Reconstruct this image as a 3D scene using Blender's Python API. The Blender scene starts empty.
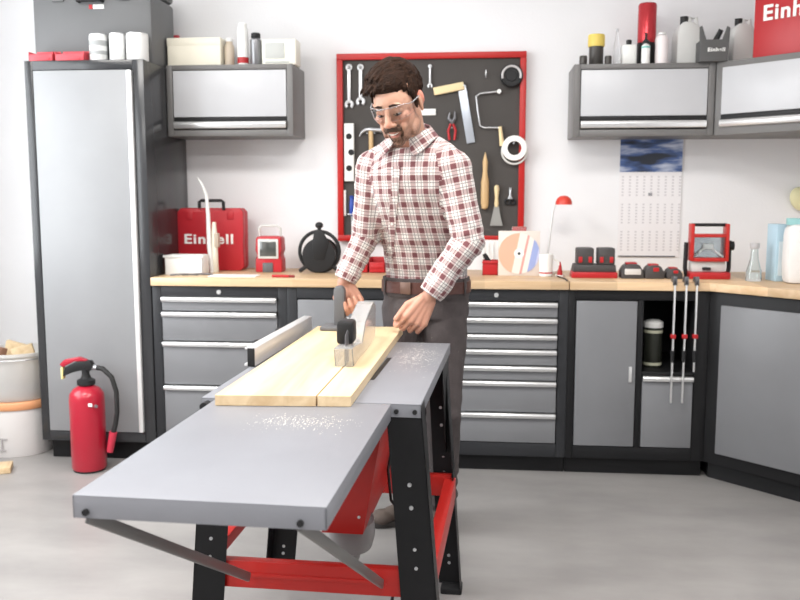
import bpy, bmesh, math, random
from mathutils import Vector, Matrix, Euler, noise
random.seed(7)
C = bpy.context.scene.collection
PI = math.pi
# ------------------------------------------------------------------ camera, world, lights, exposure
FPX, PITCH, YAW, CAMH = 878.7, 0.1193, 0.0966, 1.3516
_f = Vector((-math.sin(YAW)*math.cos(PITCH), math.cos(YAW)*math.cos(PITCH), -math.sin(PITCH)))
_r = Vector((math.cos(YAW), math.sin(YAW), 0)); _u = _r.cross(_f)
cd = bpy.data.cameras.new('camera'); cam = bpy.data.objects.new('camera', cd); C.objects.link(cam)
cam.matrix_world = Matrix(((_r.x, _u.x, -_f.x, 0), (_r.y, _u.y, -_f.y, 0), (_r.z, _u.z, -_f.z, CAMH), (0, 0, 0, 1)))
cd.sensor_width = 36; cd.lens = FPX/800*36; cd.clip_start = .05
cd.dof.use_dof = True; cd.dof.focus_distance = 2.55; cd.dof.aperture_fstop = 4.5
bpy.context.scene.camera = cam
w = bpy.data.worlds.new('world'); bpy.context.scene.world = w; w.use_nodes = True
w.node_tree.nodes['Background'].inputs[0].default_value = (.93, .96, 1, 1)
w.node_tree.nodes['Background'].inputs[1].default_value = .38
def area(name, loc, target, sx, sy, power, col):
    l = bpy.data.lights.new(name, 'AREA'); l.shape = 'RECTANGLE'; l.size = sx; l.size_y = sy; l.energy = power; l.color = col
    o = bpy.data.objects.new(name, l); C.objects.link(o); o.location = loc; o.visible_camera = True
    o.rotation_euler = (Vector(target)-Vector(loc)).to_track_quat('-Z', 'Y').to_euler(); return o
area('window_and_fill_light', (-3.12, 2.6, 1.75), (0, 2.6, 1.70), 2.6, 1.7, 125, (.93, .97, 1))
area('window_and_fill_light', (-1.0, -1.1, 2.1), (-.3, 3.5, 1.0), 2.4, 1.6, 9, (1, .98, .96))  # fill light added behind the camera in the open front, no window there
for lx, ly in ((-1.9, 2.3), (0.1, 2.3), (-1.9, .2), (.1, .2)):
    area('ceiling_lamp_light', (lx, ly, 2.90), (lx, ly, 0), 1.2, .6, 48, (1, .97, .93))
vs = bpy.context.scene.view_settings
vs.view_transform = 'Standard'; vs.look = 'None'; vs.gamma = 1; vs.use_curve_mapping = False; vs.exposure = -.03

# ------------------------------------------------------------------ helpers
def at(px, py, Y):            # world point seen at pixel px,py on the vertical plane y = Y
    d = _f + _r*((px-400)/FPX) - _u*((py-300)/FPX); t = Y/d.y
    return Vector((0, 0, CAMH)) + d*t
def atz(px, py, Z):
    d = _f + _r*((px-400)/FPX) - _u*((py-300)/FPX); t = (Z-CAMH)/d.z
    return Vector((0, 0, CAMH)) + d*t
_mc = {}
def M(name, col=(.5, .5, .5), rough=.5, metal=0, bump=0, bscale=60, var=0, vscale=5, trans=0, alpha=1, emit=0, stretch=(1, 1, 1), ior=1.45, coat=0):
    if name in _mc: return _mc[name]
    m = bpy.data.materials.new(name); m.use_nodes = True; nt = m.node_tree; b = nt.nodes['Principled BSDF']
    b.inputs['Base Color'].default_value = (*col, 1); b.inputs['Roughness'].default_value = rough
    b.inputs['Metallic'].default_value = metal; b.inputs['Transmission Weight'].default_value = trans
    b.inputs['Alpha'].default_value = alpha; b.inputs['IOR'].default_value = ior; b.inputs['Coat Weight'].default_value = coat
    if emit: b.inputs['Emission Color'].default_value = (*col, 1); b.inputs['Emission Strength'].default_value = emit
    tc = nt.nodes.new('ShaderNodeTexCoord'); mp = nt.nodes.new('ShaderNodeMapping'); mp.inputs['Scale'].default_value = stretch
    nt.links.new(tc.outputs['Object'], mp.inputs[0])
    v = var or .03
    n = nt.nodes.new('ShaderNodeTexNoise'); n.inputs['Scale'].default_value = vscale; n.inputs['Detail'].default_value = 5
    nt.links.new(mp.outputs[0], n.inputs['Vector'])
    cr = nt.nodes.new('ShaderNodeValToRGB'); e = cr.color_ramp.elements
    e[0].position = .3; e[1].position = .7
    e[0].color = (*[max(0, c*(1-v)) for c in col], 1); e[1].color = (*[min(1, c*(1+v)) for c in col], 1)
    nt.links.new(n.outputs[0], cr.inputs[0]); nt.links.new(cr.outputs[0], b.inputs['Base Color'])
    if bump:
        n2 = nt.nodes.new('ShaderNodeTexNoise'); n2.inputs['Scale'].default_value = bscale; n2.inputs['Detail'].default_value = 3
        nt.links.new(mp.outputs[0], n2.inputs['Vector'])
        bp = nt.nodes.new('ShaderNodeBump'); bp.inputs['Strength'].default_value = bump; bp.inputs['Distance'].default_value = .01
        nt.links.new(n2.outputs[0], bp.inputs['Height']); nt.links.new(bp.outputs[0], b.inputs['Normal'])
    _mc[name] = m; return m
def wood(name, c1, c2, axis=0, sc=3.0, rough=.5, plank=0):
    m = bpy.data.materials.new(name); m.use_nodes = True; nt = m.node_tree; b = nt.nodes['Principled BSDF']
    b.inputs['Roughness'].default_value = rough
    tc = nt.nodes.new('ShaderNodeTexCoord'); mp = nt.nodes.new('ShaderNodeMapping')
    s = [sc*9]*3; s[axis] = sc*.6; mp.inputs['Scale'].default_value = s
    nt.links.new(tc.outputs['Object'], mp.inputs[0])
    n = nt.nodes.new('ShaderNodeTexNoise'); n.inputs['Scale'].default_value = 1.0; n.inputs['Detail'].default_value = 6; n.inputs['Distortion'].default_value = .8
    nt.links.new(mp.outputs[0], n.inputs['Vector'])
    cr = nt.nodes.new('ShaderNodeValToRGB'); e = cr.color_ramp.elements
    e[0].position = .32; e[1].position = .68; e[0].color = (*c2, 1); e[1].color = (*c1, 1)
    nt.links.new(n.outputs[0], cr.inputs[0]); out = cr.outputs[0]
    if plank:
        sx = nt.nodes.new('ShaderNodeSeparateXYZ'); nt.links.new(tc.outputs['Object'], sx.inputs[0])
        mt = nt.nodes.new('ShaderNodeMath'); mt.operation = 'MULTIPLY'; mt.inputs[1].default_value = 1/plank; nt.links.new(sx.outputs[0], mt.inputs[0])
        fl = nt.nodes.new('ShaderNodeMath'); fl.operation = 'FLOOR'; nt.links.new(mt.outputs[0], fl.inputs[0])
        wn = nt.nodes.new('ShaderNodeTexWhiteNoise'); wn.noise_dimensions = '1D'; nt.links.new(fl.outputs[0], wn.inputs['W'])
        mr = nt.nodes.new('ShaderNodeMapRange'); mr.inputs[3].default_value = .8; mr.inputs[4].default_value = 1.08; nt.links.new(wn.outputs[0], mr.inputs[0])
        mx = nt.nodes.new('ShaderNodeVectorMath'); mx.operation = 'SCALE'; nt.links.new(out, mx.inputs[0]); nt.links.new(mr.outputs[0], mx.inputs['Scale']); out = mx.outputs[0]
    nt.links.new(out, b.inputs['Base Color'])
    return m

class MB:
    def __init__(s): s.bm = bmesh.new()
    def _xf(s, vs, loc=(0, 0, 0), rot=None):
        m = Matrix.Translation(loc)
        if rot is not None: m = m @ (Euler(rot).to_matrix().to_4x4() if not isinstance(rot, Matrix) else rot.to_4x4())
        bmesh.ops.transform(s.bm, matrix=m, verts=vs)
    def box(s, c, d, bev=.003, rot=None, seg=2):
        g = bmesh.ops.create_cube(s.bm, size=1); vs = g['verts']
        for v in vs: v.co = Vector((v.co.x*d[0], v.co.y*d[1], v.co.z*d[2]))
        bev = min(bev, min(d)*.45)
        if bev > 0:
            es = list({e for v in vs for e in v.link_edges})
            r = bmesh.ops.bevel(s.bm, geom=es, offset=bev, segments=seg, profile=.5, affect='EDGES', clamp_overlap=True)
            vs = list({v for f in r['faces'] for v in f.verts} | {v for v in vs if v.is_valid})
        s._xf(vs, c, rot); return s
    def b2(s, x0, x1, y0, y1, z0, z1, bev=.003):
        return s.box(((x0+x1)/2, (y0+y1)/2, (z0+z1)/2), (abs(x1-x0), abs(y1-y0), abs(z1-z0)), bev)
    def lathe(s, prof, c=(0, 0, 0), n=32, rot=None, cap=True):
        rings = []
        for r, z in prof: rings.append([s.bm.verts.new((max(r, 1e-5)*math.cos(2*PI*i/n), max(r, 1e-5)*math.sin(2*PI*i/n), z)) for i in range(n)])
        for a, b in zip(rings, rings[1:]):
            for i in range(n): s.bm.faces.new((a[i], a[(i+1) % n], b[(i+1) % n], b[i]))
        if cap: s.bm.faces.new(rings[0][::-1]); s.bm.faces.new(rings[-1])
        s._xf([v for r in rings for v in r], c, rot); return s
    def cyl(s, p0, p1, r, r1=None, n=20):
        p0 = Vector(p0); p1 = Vector(p1); d = p1-p0; q = d.to_track_quat('Z', 'Y').to_matrix()
        return s.lathe([(r, 0), (r if r1 is None else r1, d.length)], p0, n, q)
    def tube(s, pts, r, n=10, closed=False, rr=None):
        pts = [Vector(p) for p in pts]; N = len(pts); rings = []; up = None
        for i, p in enumerate(pts):
            if closed: t = (pts[(i+1) % N]-pts[i-1]).normalized()
            else: t = (pts[min(i+1, N-1)]-pts[max(i-1, 0)]).normalized()
            if up is None:
                up = Vector((0, 0, 1)) if abs(t.z) < .9 else Vector((1, 0, 0))
            a = t.cross(up).normalized(); b = a.cross(t).normalized(); up = b
            ri = rr[i] if rr else r
            rings.append([s.bm.verts.new(p+a*math.cos(2*PI*k/n)*ri+b*math.sin(2*PI*k/n)*ri) for k in range(n)])
        prs = list(zip(rings, rings[1:]))+([(rings[-1], rings[0])] if closed else [])
        for a, b in prs:
            for i in range(n): s.bm.faces.new((a[i], a[(i+1) % n], b[(i+1) % n], b[i]))
        if not closed: s.bm.faces.new(rings[0][::-1]); s.bm.faces.new(rings[-1])
        return s
    def prism(s, poly, d0, d1, plane='xz', bev=0):
        def mk(a, b, d): return {'xz': (a, d, b), 'yz': (d, a, b), 'xy': (a, b, d)}[plane]
        A = [s.bm.verts.new(mk(a, b, d0)) for a, b in poly]; B = [s.bm.verts.new(mk(a, b, d1)) for a, b in poly]
        n = len(poly); fs = [s.bm.faces.new(A), s.bm.faces.new(B[::-1])]
        for i in range(n): fs.append(s.bm.faces.new((A[i], B[i], B[(i+1) % n], A[(i+1) % n])))
        bmesh.ops.recalc_face_normals(s.bm, faces=fs)
        if bev: bmesh.ops.bevel(s.bm, geom=list({e for f in fs for e in f.edges}), offset=bev, segments=2, profile=.5, affect='EDGES', clamp_overlap=True)
        return s
    def ell(s, c, r, rot=None, sub=3):
        g = bmesh.ops.create_icosphere(s.bm, subdivisions=sub, radius=1); vs = g['verts']
        for v in vs: v.co = Vector((v.co.x*r[0], v.co.y*r[1], v.co.z*r[2]))
        s._xf(vs, c, rot); return s
    def cap(s, p0, p1, r0, r1=None, n=14):
        r1 = r0 if r1 is None else r1
        s.cyl(p0, p1, r0, r1, n); s.ell(p0, (r0,)*3, sub=2); s.ell(p1, (r1,)*3, sub=2); return s
    def torus(s, c, R, r, rot=None, n=32, m=10, a0=0, a1=2*PI):
        full = abs(a1-a0-2*PI) < 1e-6
        pts = [(R*math.cos(a0+(a1-a0)*i/n), R*math.sin(a0+(a1-a0)*i/n), 0) for i in range(n if full else n+1)]
        k = len(s.bm.verts); s.tube(pts, r, m, closed=full); s.bm.verts.ensure_lookup_table()
        s._xf([v for v in s.bm.verts][k:], c, rot); return s
    def build(s, name, mat, parent=None, smooth=True, label=None):
        me = bpy.data.meshes.new(name); bmesh.ops.recalc_face_normals(s.bm, faces=s.bm.faces) if len(s.bm.faces) < 60000 else None
        s.bm.to_mesh(me); s.bm.free()
        return mesh_obj(name, me, mat, parent, smooth, label)
def mesh_obj(name, me, mat, parent=None, smooth=True, label=None):
    o = bpy.data.objects.new(name, me); C.objects.link(o)
    if mat: me.materials.clear(); me.materials.append(mat)
    if smooth:
        for p in me.polygons: p.use_smooth = True
        try: me.set_sharp_from_angle(angle=math.radians(38))
        except Exception: pass
    if parent is not None: o.parent = parent
    if label: o['label'] = label
    return o
def thing(name, label, cat, loc=(0, 0, 0), rz=0, group=None):
    o = bpy.data.objects.new(name, None); C.objects.link(o); o.location = loc; o.rotation_euler = (0, 0, rz); o.empty_display_size = .05
    return tag(o, label, cat, group)
def tag(o, label, cat, group=None, kind=None):
    o['label'] = label; o['category'] = cat
    if group: o['group'] = group
    if kind: o['kind'] = kind
    return o
def struct(o): o['kind'] = 'structure'; return o
def text_mesh(name, body, size, mat, parent, loc, rot=(PI/2, 0, 0), bold=.02, ext=.0015, sx=1.0, label=None):
    cu = bpy.data.curves.new(name, 'FONT'); cu.body = body; cu.size = size; cu.offset = bold*size; cu.extrude = ext; cu.align_x = 'LEFT'; cu.space_character = 1.12
    t = bpy.data.objects.new(name+'_curve', cu); C.objects.link(t)
    dg = bpy.context.evaluated_depsgraph_get(); me = bpy.data.meshes.new_from_object(t.evaluated_get(dg)); bpy.data.objects.remove(t)
    me.transform(Matrix.Diagonal((sx, 1, 1, 1)))
    me.transform(Euler(rot).to_matrix().to_4x4())
    o = mesh_obj(name, me, mat, parent, False, label); o.location = loc; return o

# ------------------------------------------------------------------ materials
ANTH = M('anthracite_paint', (.030, .031, .034), .38, bump=.03, bscale=300)
PANEL = M('grey_front_paint', (.185, .188, .198), .35, bump=.02, bscale=400)
SILV = M('silver_front_paint', (.52, .525, .545), .33, bump=.02, bscale=400)
ALU = M('brushed_aluminium', (.78, .78, .78), .3, .75)
STEEL = M('tool_steel', (.55, .56, .58), .3, .85)
BLACK = M('black_plastic', (.02, .02, .021), .45)
BLKMET = M('black_powder_coat', (.012, .012, .013), .42, bump=.05, bscale=250)
RED = M('red_plastic', (.42, .014, .018), .38)
REDMET = M('red_powder_coat', (.46, .016, .012), .36, bump=.04, bscale=200)
PEGRED = M('pegboard_red', (.45, .012, .010), .4)
WHITE = M('white_plastic', (.82, .82, .8), .4)
GREYPL = M('grey_plastic', (.11, .11, .115), .5)
CLEAR = M('clear_plastic', (.95, .96, .97), .12, trans=.92, ior=1.3)
MILK = M('translucent_white_plastic', (.82, .82, .8), .35, trans=.35, ior=1.3)
TABLE = M('galvanised_grey_table', (.235, .24, .265), .40, .15, bump=.04, bscale=220, var=.06, vscale=3)
CREAM = M('cream_card', (.80, .76, .64), .6)
PAPER = M('paper_white', (.86, .85, .85), .7)
BENCH = wood('bench_beech', (.76, .55, .35), (.60, .40, .22), 0, 2.2, .4, plank=.31)
PINE = wood('pine_board', (.74, .58, .37), (.58, .41, .23), 1, 2.2, .5)
TOOLWOOD = wood('tool_handle_wood', (.68, .48, .25), (.5, .32, .15), 2, 4, .45)
GLASS = M('glass', (.9, .95, .95), .04, trans=1)
for _m in (BLKMET, ANTH, BLACK): _m.node_tree.nodes['Principled BSDF'].inputs['Specular IOR Level'].default_value = .25
DOOR = M('locker_door_paint', (.27, .275, .285), .42, bump=.02, bscale=400)
# ------------------------------------------------------------------ setting
D = 4.20; W = 4.80; ZT = .945
def floor_mat():
    m = bpy.data.materials.new('polished_concrete'); m.use_nodes = True; nt = m.node_tree; b = nt.nodes['Principled BSDF']
    tc = nt.nodes.new('ShaderNodeTexCoord')
    n = nt.nodes.new('ShaderNodeTexNoise'); n.inputs['Scale'].default_value = 1.3; n.inputs['Detail'].default_value = 8; n.inputs['Roughness'].default_value = .6
    mp = nt.nodes.new('ShaderNodeMapping'); mp.inputs['Scale'].default_value = (1, 2.2, 1)
    nt.links.new(tc.outputs['Object'], mp.inputs[0]); nt.links.new(mp.outputs[0], n.inputs['Vector'])
    cr = nt.nodes.new('ShaderNodeValToRGB'); e = cr.color_ramp.elements
    e[0].position = .3; e[1].position = .7; e[0].color = (.235, .225, .22, 1); e[1].color = (.345, .33, .32, 1)
    nt.links.new(n.outputs[0], cr.inputs[0]); nt.links.new(cr.outputs[0], b.inputs['Base Color'])
    n2 = nt.nodes.new('ShaderNodeTexNoise'); n2.inputs['Scale'].default_value = 9; nt.links.new(tc.outputs['Object'], n2.inputs['Vector'])
    mr = nt.nodes.new('ShaderNodeMapRange'); mr.inputs[3].default_value = .3; mr.inputs[4].default_value = .38
    nt.links.new(n2.outputs[0], mr.inputs[0]); nt.links.new(mr.outputs[0], b.inputs['Roughness']); return m
WALL = M('white_wall_paint', (.80, .80, .815), .8, bump=.08, bscale=90, var=.015, vscale=2)
XL, XR = -2.95, 2.18
struct(MB().b2(XL, XR, -1.6, W, -.06, 0, 0).build('floor', floor_mat(), smooth=False))
struct(MB().b2(XL-.1, XR+.1, W, W+.12, -.06, 3.0, 0).build('wall_back', WALL, smooth=False))
struct(MB().b2(XR, XR+.12, -1.6, W, -.06, 3.0, 0).build('wall_right', WALL, smooth=False))
wl = MB(); wl.b2(XL-.12, XL, -1.6, 1.25, -.06, 3.0, 0); wl.b2(XL-.12, XL, 3.95, W, -.06, 3.0, 0); wl.b2(XL-.12, XL, 1.25, 3.95, -.06, .85, 0); wl.b2(XL-.12, XL, 1.25, 3.95, 2.65, 3.0, 0)
struct(wl.build('wall_left', WALL, smooth=False))
struct(MB().b2(XL, XR, -1.6, W, 3.0, 3.1, 0).build('ceiling', M('ceiling_paint', (.8, .8, .8), .9), smooth=False))
wf = MB()
for (y0, y1, z0, z1) in ((1.25, 3.95, .85, .91), (1.25, 3.95, 2.59, 2.65), (1.25, 1.31, .911, 2.589), (3.89, 3.95, .911, 2.589), (2.57, 2.63, .911, 2.589)): wf.b2(XL-.09, XL-.03, y0, y1, z0, z1)
wo = struct(wf.build('window_1', WHITE))
MB().b2(XL-.065, XL-.06, 1.28, 3.92, .88, 2.62, 0).build('pane', M('window_glass', (.9, .95, .95), .05, alpha=.08), wo)
struct(MB().b2(XL, XL+.012, 3.95, W, 0, .07).build('baseboard_left', WHITE))
# ceiling lamps
for i, (lx, ly) in enumerate(((-1.9, 2.3), (.1, 2.3), (-1.9, .2), (.1, .2))):
    t = thing('ceiling_light', 'white rectangular ceiling light panel, the '+('rear left', 'rear right', 'front left', 'front right')[i]+' of four on the ceiling', 'ceiling light', (lx, ly, 3.0), 0, 'ceiling light panels')
    MB().b2(-.64, .64, -.34, .34, -.06, 0, .006).build('housing', WHITE, t)
    MB().b2(-.6, .6, -.3, .3, -.068, -.06, 0).build('diffuser', M('lamp_diffuser', (1, .97, .93), .5, emit=2.5), t)

# ------------------------------------------------------------------ base cabinets
def handle_bar(x0, x1, z, y, parent, k=1):      # folded aluminium grip strip along the top of a front
    poly = [(y, z-.012*k), (y-.018, z-.010*k), (y-.022, z+.004*k), (y-.018, z+.012*k), (y, z+.014*k)]
    return MB().prism(poly, x0, x1, 'yz', .002).build('handle', ALU, parent)
def shell(parent, x0, x1, y0, y1, z0, z1, t=.03, plinth=True, name='body'):
    m = MB(); m.b2(x0, x0+t, y0, y1, z0, z1); m.b2(x1-t, x1, y0, y1, z0, z1); m.b2(x0+t, x1-t, y0, y1, z0, z0+.05); m.b2(x0+t, x1-t, y0, y1, z1-.045, z1)
    m.b2(x0+t, x1-t, y1-.02, y1, z0+.05, z1-.045)
    o = m.build(name, ANTH, parent)
    return o
U = [(-1.644, -.964), (-.964, -.284), (-.284, .396), (.396, 1.05)]
KZ = .085; CT = .902
def plinth(t, w): MB().b2(.002, w-.002, .045, .58, 0, KZ, .002).build('plinth', BLKMET, t)
def lock(t, x, z):
    MB().cyl((x, .003, z), (x, -.006, z), .011).build('lock', ALU, t)
def drawer_cab(x0, x1, tops, label, zb):
    t = thing('drawer_cabinet', label, 'cabinet', (x0, D, 0)); wd = x1-x0
    m = MB(); m.b2(0, .045, 0, .58, KZ, CT); m.b2(wd-.045, wd, 0, .58, KZ, CT); m.b2(.045, wd-.045, 0, .58, CT-.055, CT); m.b2(.045, wd-.045, 0, .58, KZ, zb-.004); m.b2(.045, wd-.045, .56, .58, zb, CT-.05)
    m.build('body', ANTH, t); plinth(t, wd); lock(t, wd*.5, CT-.027)
    for k, zt in enumerate(tops):
        z0 = tops[k+1]+.018 if k+1 < len(tops) else zb
        d = MB().b2(.049, wd-.049, -.004, .45, z0, zt-.006, .003).build('drawer', PANEL, t)
        handle_bar(.05, wd-.05, zt, -.002, d)
    return t
drawer_cab(*U[0], [.836, .762, .612, .390], 'grey four-drawer base cabinet next to the tall cabinet, case and paper tray on its worktop', KZ+.06)
drawer_cab(*U[2], [.829, .752, .672, .599, .519, .445, .288], 'seven-drawer base cabinet with bright handle strips behind and right of the man', KZ+.07)
t = thing('door_cabinet', 'grey double-door base cabinet half hidden behind the man and the saw', 'cabinet', (U[1][0], D, 0)); wd = .68
m = MB(); m.b2(0, .05, 0, .58, KZ, CT); m.b2(wd-.05, wd, 0, .58, KZ, CT); m.b2(.05, wd-.05, 0, .58, CT-.055, CT); m.b2(.05, wd-.05, 0, .58, KZ, KZ+.06); m.b2(.05, wd-.05, .56, .58, KZ, CT); m.build('body', ANTH, t); plinth(t, wd)
for a, b, hx in ((.054, .337, .30), (.343, .626, .38)):
    d = MB().b2(a, b, -.004, .016, KZ+.064, CT-.06, .003).build('door', PANEL, t)
    MB().b2(hx-.01, hx+.01, -.016, -.003, .62, .76, .004).build('handle', ALU, d)
# fourth unit: door + open niche + drawer
x0 = U[3][0]; wd = U[3][1]-x0
t = thing('niche_cabinet', 'base cabinet with one grey door and an open black niche above a drawer', 'cabinet', (x0, D, 0))
m = MB(); m.b2(0, .035, 0, .58, KZ, CT); m.b2(wd-.06, wd, 0, .58, KZ, CT); m.b2(.035, wd-.06, 0, .58, CT-.045, CT); m.b2(.035, wd-.06, 0, .58, KZ, KZ+.06)
m.b2(.325, .352, 0, .56, KZ+.06, CT-.045); m.b2(.352, wd-.06, .005, .56, .495, .515); m.b2(.035, wd-.06, .56, .58, KZ+.06, CT-.045)
m.build('body', BLKMET, t); plinth(t, wd)
d = MB().b2(.039, .322, -.004, .016, KZ+.064, CT-.05, .003).build('door', PANEL, t)
MB().b2(.290, .304, -.014, -.003, .465, .54, .003).build('handle', ALU, d)
d = MB().b2(.356, wd-.064, -.004, .45, KZ+.064, .475, .003).build('drawer', PANEL, t)
handle_bar(.356, wd-.064, .483, -.002, d)
# jar in the niche
p = at(653, 360, D+.12)
t = thing('storage_tin', 'dark cylindrical tin with pale bands and a white lid inside the black niche', 'tin', (p.x, D+.14, .515))
MB().lathe([(.042, 0), (.044, .006), (.044, .19), (.042, .196)]).build('can', M('dark_tin', (.03, .032, .025), .35, .3), t)
MB().lathe([(.0448, .012), (.0455, .016), (.0448, .026)], cap=False).build('band', M('pale_band', (.5, .5, .38), .5), t); MB().lathe([(.0448, .17), (.0455, .175), (.0448, .184)], cap=False).build('band', M('pale_band'), t)
MB().lathe([(.046, .196), (.048, .2), (.047, .222), (.03, .232), (0, .236)]).build('lid', WHITE, t)
# corner base cabinet (45 degrees)
CX = U[3][1]; L = .52
t = thing('corner_cabinet', 'angled corner base cabinet with one large grey door at the right', 'cabinet', (CX, D, 0))
poly = [(0, 0), (L, -L), (XR-CX-.002, -L), (XR-CX-.002, .595), (0, .595)]
m = MB(); m.prism(poly, KZ, CT, 'xy', .002); m.build('body', BLKMET, t)
pp = [(.03, .03), (L+.03, -L+.03), (XR-CX-.01, -L+.03), (XR-CX-.01, .58), (.03, .58)]
MB().prism(pp, 0, KZ, 'xy').build('plinth', BLKMET, t)
Ld = L*math.sqrt(2); rot = Matrix.Rotation(-PI/4, 3, 'Z')
d = MB(); d.box((0, 0, 0), (Ld-.13, .02, CT-KZ-.115), .003); d._xf(d.bm.verts[:], (L/2-.004, -L/2-.004, (CT+KZ)/2), rot)
d.build('door', PANEL, t)
# the continuous worktops
m = MB(); m.b2(U[0][0], U[3][0], D-.02, W-.002, CT+.003, ZT, .003)
tag(m.build('worktop', BENCH), 'long beech worktop section left of the joint, on the left base cabinets', 'worktop', 'beech worktop sections')
m = MB(); a = U[3][0]+.004
m.prism([(a, D-.02), (CX-.008, D-.02), (CX+L-.008, D-L-.02), (XR-.002, D-L-.02), (XR-.002, W-.002), (a, W-.002)], CT+.003, ZT, 'xy', .003)
tag(m.build('worktop', BENCH), 'beech worktop section right of the joint, bending around the corner cabinet', 'worktop', 'beech worktop sections')
# ------------------------------------------------------------------ tall cabinet
t = thing('tall_cabinet', 'tall anthracite locker with a silver-grey door and full-height white grip', 'cabinet', (-2.252, D, 0)); wd = .602
m = MB(); m.b2(0, .04, 0, .585, .10, 2.0); m.b2(wd-.055, wd, 0, .585, .10, 2.0); m.b2(.04, wd-.055, 0, .585, 1.955, 2.0); m.b2(.04, wd-.055, 0, .585, .10, .15); m.b2(.04, wd-.055, .56, .585, .15, 1.955)
m.build('body', M('anthracite_gloss', (.034, .035, .038), .2), t)
MB().b2(.03, wd-.03, .045, .57, 0, .10, .002).build('plinth', BLKMET, t)
d = MB().b2(.044, wd-.085, -.003, .017, .153, 1.952, .003).build('door', DOOR, t)
MB().b2(wd-.083, wd-.058, -.016, .012, .155, 1.95, .006).build('handle', M('white_aluminium', (.85, .85, .85), .3, .3), d)
# ------------------------------------------------------------------ wall cabinets
def wall_cab(x0, x1, z0, z1, label, rz=0, loc=None, poly=None):
    wd = x1-x0; t = thing('wall_cabinet', label, 'wall cabinet', loc or (x0, W-.30, z0), rz, 'wall cabinets'); h = z1-z0
    f = .032
    if poly is None:
        m = MB(); m.b2(0, f, 0, .298, 0, h); m.b2(wd-f, wd, 0, .298, 0, h); m.b2(f, wd-f, 0, .298, 0, f); m.b2(f, wd-f, 0, .298, h-f*.8, h); m.b2(f, wd-f, .28, .298, f, h-f)
        m.build('body', M('wall_cabinet_grey', (.155, .15, .147), .4), t)
    d = MB().b2(f+.003, wd-f-.003, -.001, .016, f+.066, h-f*.8-.003, .003).build('flap_door', SILV, t)
    MB().b2(f+.002, wd-f-.002, .006, .02, f+.045, f+.067, .001).build('gap_strip', BLACK, t)
    handle_bar(f+.004, wd-f-.004, f+.023, .004, d, 1.5)
    return t
WG = M('wall_cabinet_grey', (.155, .15, .147), .4)
UZ = (1.652, 2.013)
wall_cab(-1.648, -.985, UZ[0], UZ[1], 'silver-grey wall cabinet mounted right beside the tall locker')
wall_cab(.428, 1.106, 1.640, 1.99, 'silver-grey wall cabinet with a wide white front above the calendar')
# corner wall cabinet
ux = 1.110; uy = W-.30; LU = .46
tc_ = thing('wall_cabinet', 'angled corner wall cabinet at the far right under the red box', 'wall cabinet', (ux, uy, 1.640), 0, 'wall cabinets')
MB().prism([(0, 0), (LU, -LU), (XR-ux-.002, -LU), (XR-ux-.002, .298), (0, .298)], 0, .350, 'xy', .002).build('body', WG, tc_)
Lq = LU*math.sqrt(2)
def diag(mb, off=0):
    mb._xf(mb.bm.verts[:], (0, 0, 0), Matrix.Rotation(-PI/4, 3, 'Z')); return mb
d = diag(MB().b2(.035, Lq-.035, -.008, .01, .098, .321, .003)).build('flap_door', SILV, tc_)
diag(MB().b2(.033, Lq-.033, -.002, .01, .075, .0975, .001)).build('gap_strip', BLACK, tc_)
mm = MB().prism([(.0, .036), (-.02, .039), (-.024, .058), (-.018, .071), (0, .074)], .035, Lq-.035, 'yz', .002); diag(mm).build('handle', ALU, d)

# ------------------------------------------------------------------ pegboard
px0, px1, pz0, pz1 = -.803, .205, 1.10, 2.098
PB = M('pegboard_grey', (.058, .052, .048), .7, bump=.03)
t = thing('tool_board', 'large dark grey tool board in a red frame on the back wall', 'tool board', ((px0+px1)/2, W, pz0)); hw = (px1-px0)/2; hh = pz1-pz0; fr = .032
MB().b2(-hw+fr, hw-fr, -.02, -.004, fr, hh-fr, 0).build('panel', PB, t)
m = MB()
m.b2(-hw, hw, -.042, -.002, hh-fr, hh); m.b2(-hw, hw, -.042, -.002, 0, fr); m.b2(-hw, -hw+fr, -.042, -.002, fr, hh-fr); m.b2(hw-fr, hw, -.042, -.002, fr, hh-fr)
m.build('frame', PEGRED, t)
YB = W-.020     # board face
def hang(name, label, cat, px, py, off=.012, group=None):
    p = at(px, py, YB-off); return thing(name, label, cat, (p.x, YB, p.z), 0, group)
SC = 1/184.5    # metres per pixel on the board
def spanner(px, py0, py1, label, s=1):
    t = hang('combination_spanner', label, 'spanner', px, (py0+py1)/2, group='spanners on the tool board'); h = (py1-py0)*SC/2
    m = MB(); m.b2(-.009*s, .009*s, -.016, -.006, -h+.02*s, h-.02*s, .004)
    m.torus((0, -.011, h-.016*s), .013*s, .0058*s, (PI/2, 0, 0), 20, 8)
    m.torus((0, -.011, -h+.018*s), .017*s, .008*s, (PI/2, 0, 0), 20, 8, PI*.5-PI-.0+.55, PI*1.5-.55+PI*.0)
    m.cyl((0, 0, h-.016*s), (0, -.02, h-.016*s), .004)
    # jaw opening points down
    return m.build('spanner', M('chrome_tool', (.8, .81, .83), .3, .5), t)
def spanner2(px, py0, py1, label, s=1):
    t = hang('combination_spanner', label, 'spanner', px, (py0+py1)/2, group='spanners on the tool board'); h = (py1-py0)*SC/2
    CH = M('chrome_tool', (.8, .81, .83), .3, .5)
    MB().b2(-.0085*s, .0085*s, -.016, -.006, -h+.03*s, h-.026*s, .004).build('shaft', CH, t)
    MB().torus((0, -.011, h-.016*s), .0125*s, .006*s, (PI/2, 0, 0), 20, 8).build('ring_end', CH, t)
    MB().torus((0, -.011, -h+.016*s), .017*s, .0085*s, (PI/2, 0, 0), 20, 8, -.95, PI+.95).build('open_jaw', CH, t)
    MB().cyl((0, 0, h-.016*s), (0, -.024, h-.016*s), .0035).build('peg', STEEL, t)
spanner2(349, 65, 107, 'chrome spanner nearest the left frame of the tool board')
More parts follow.
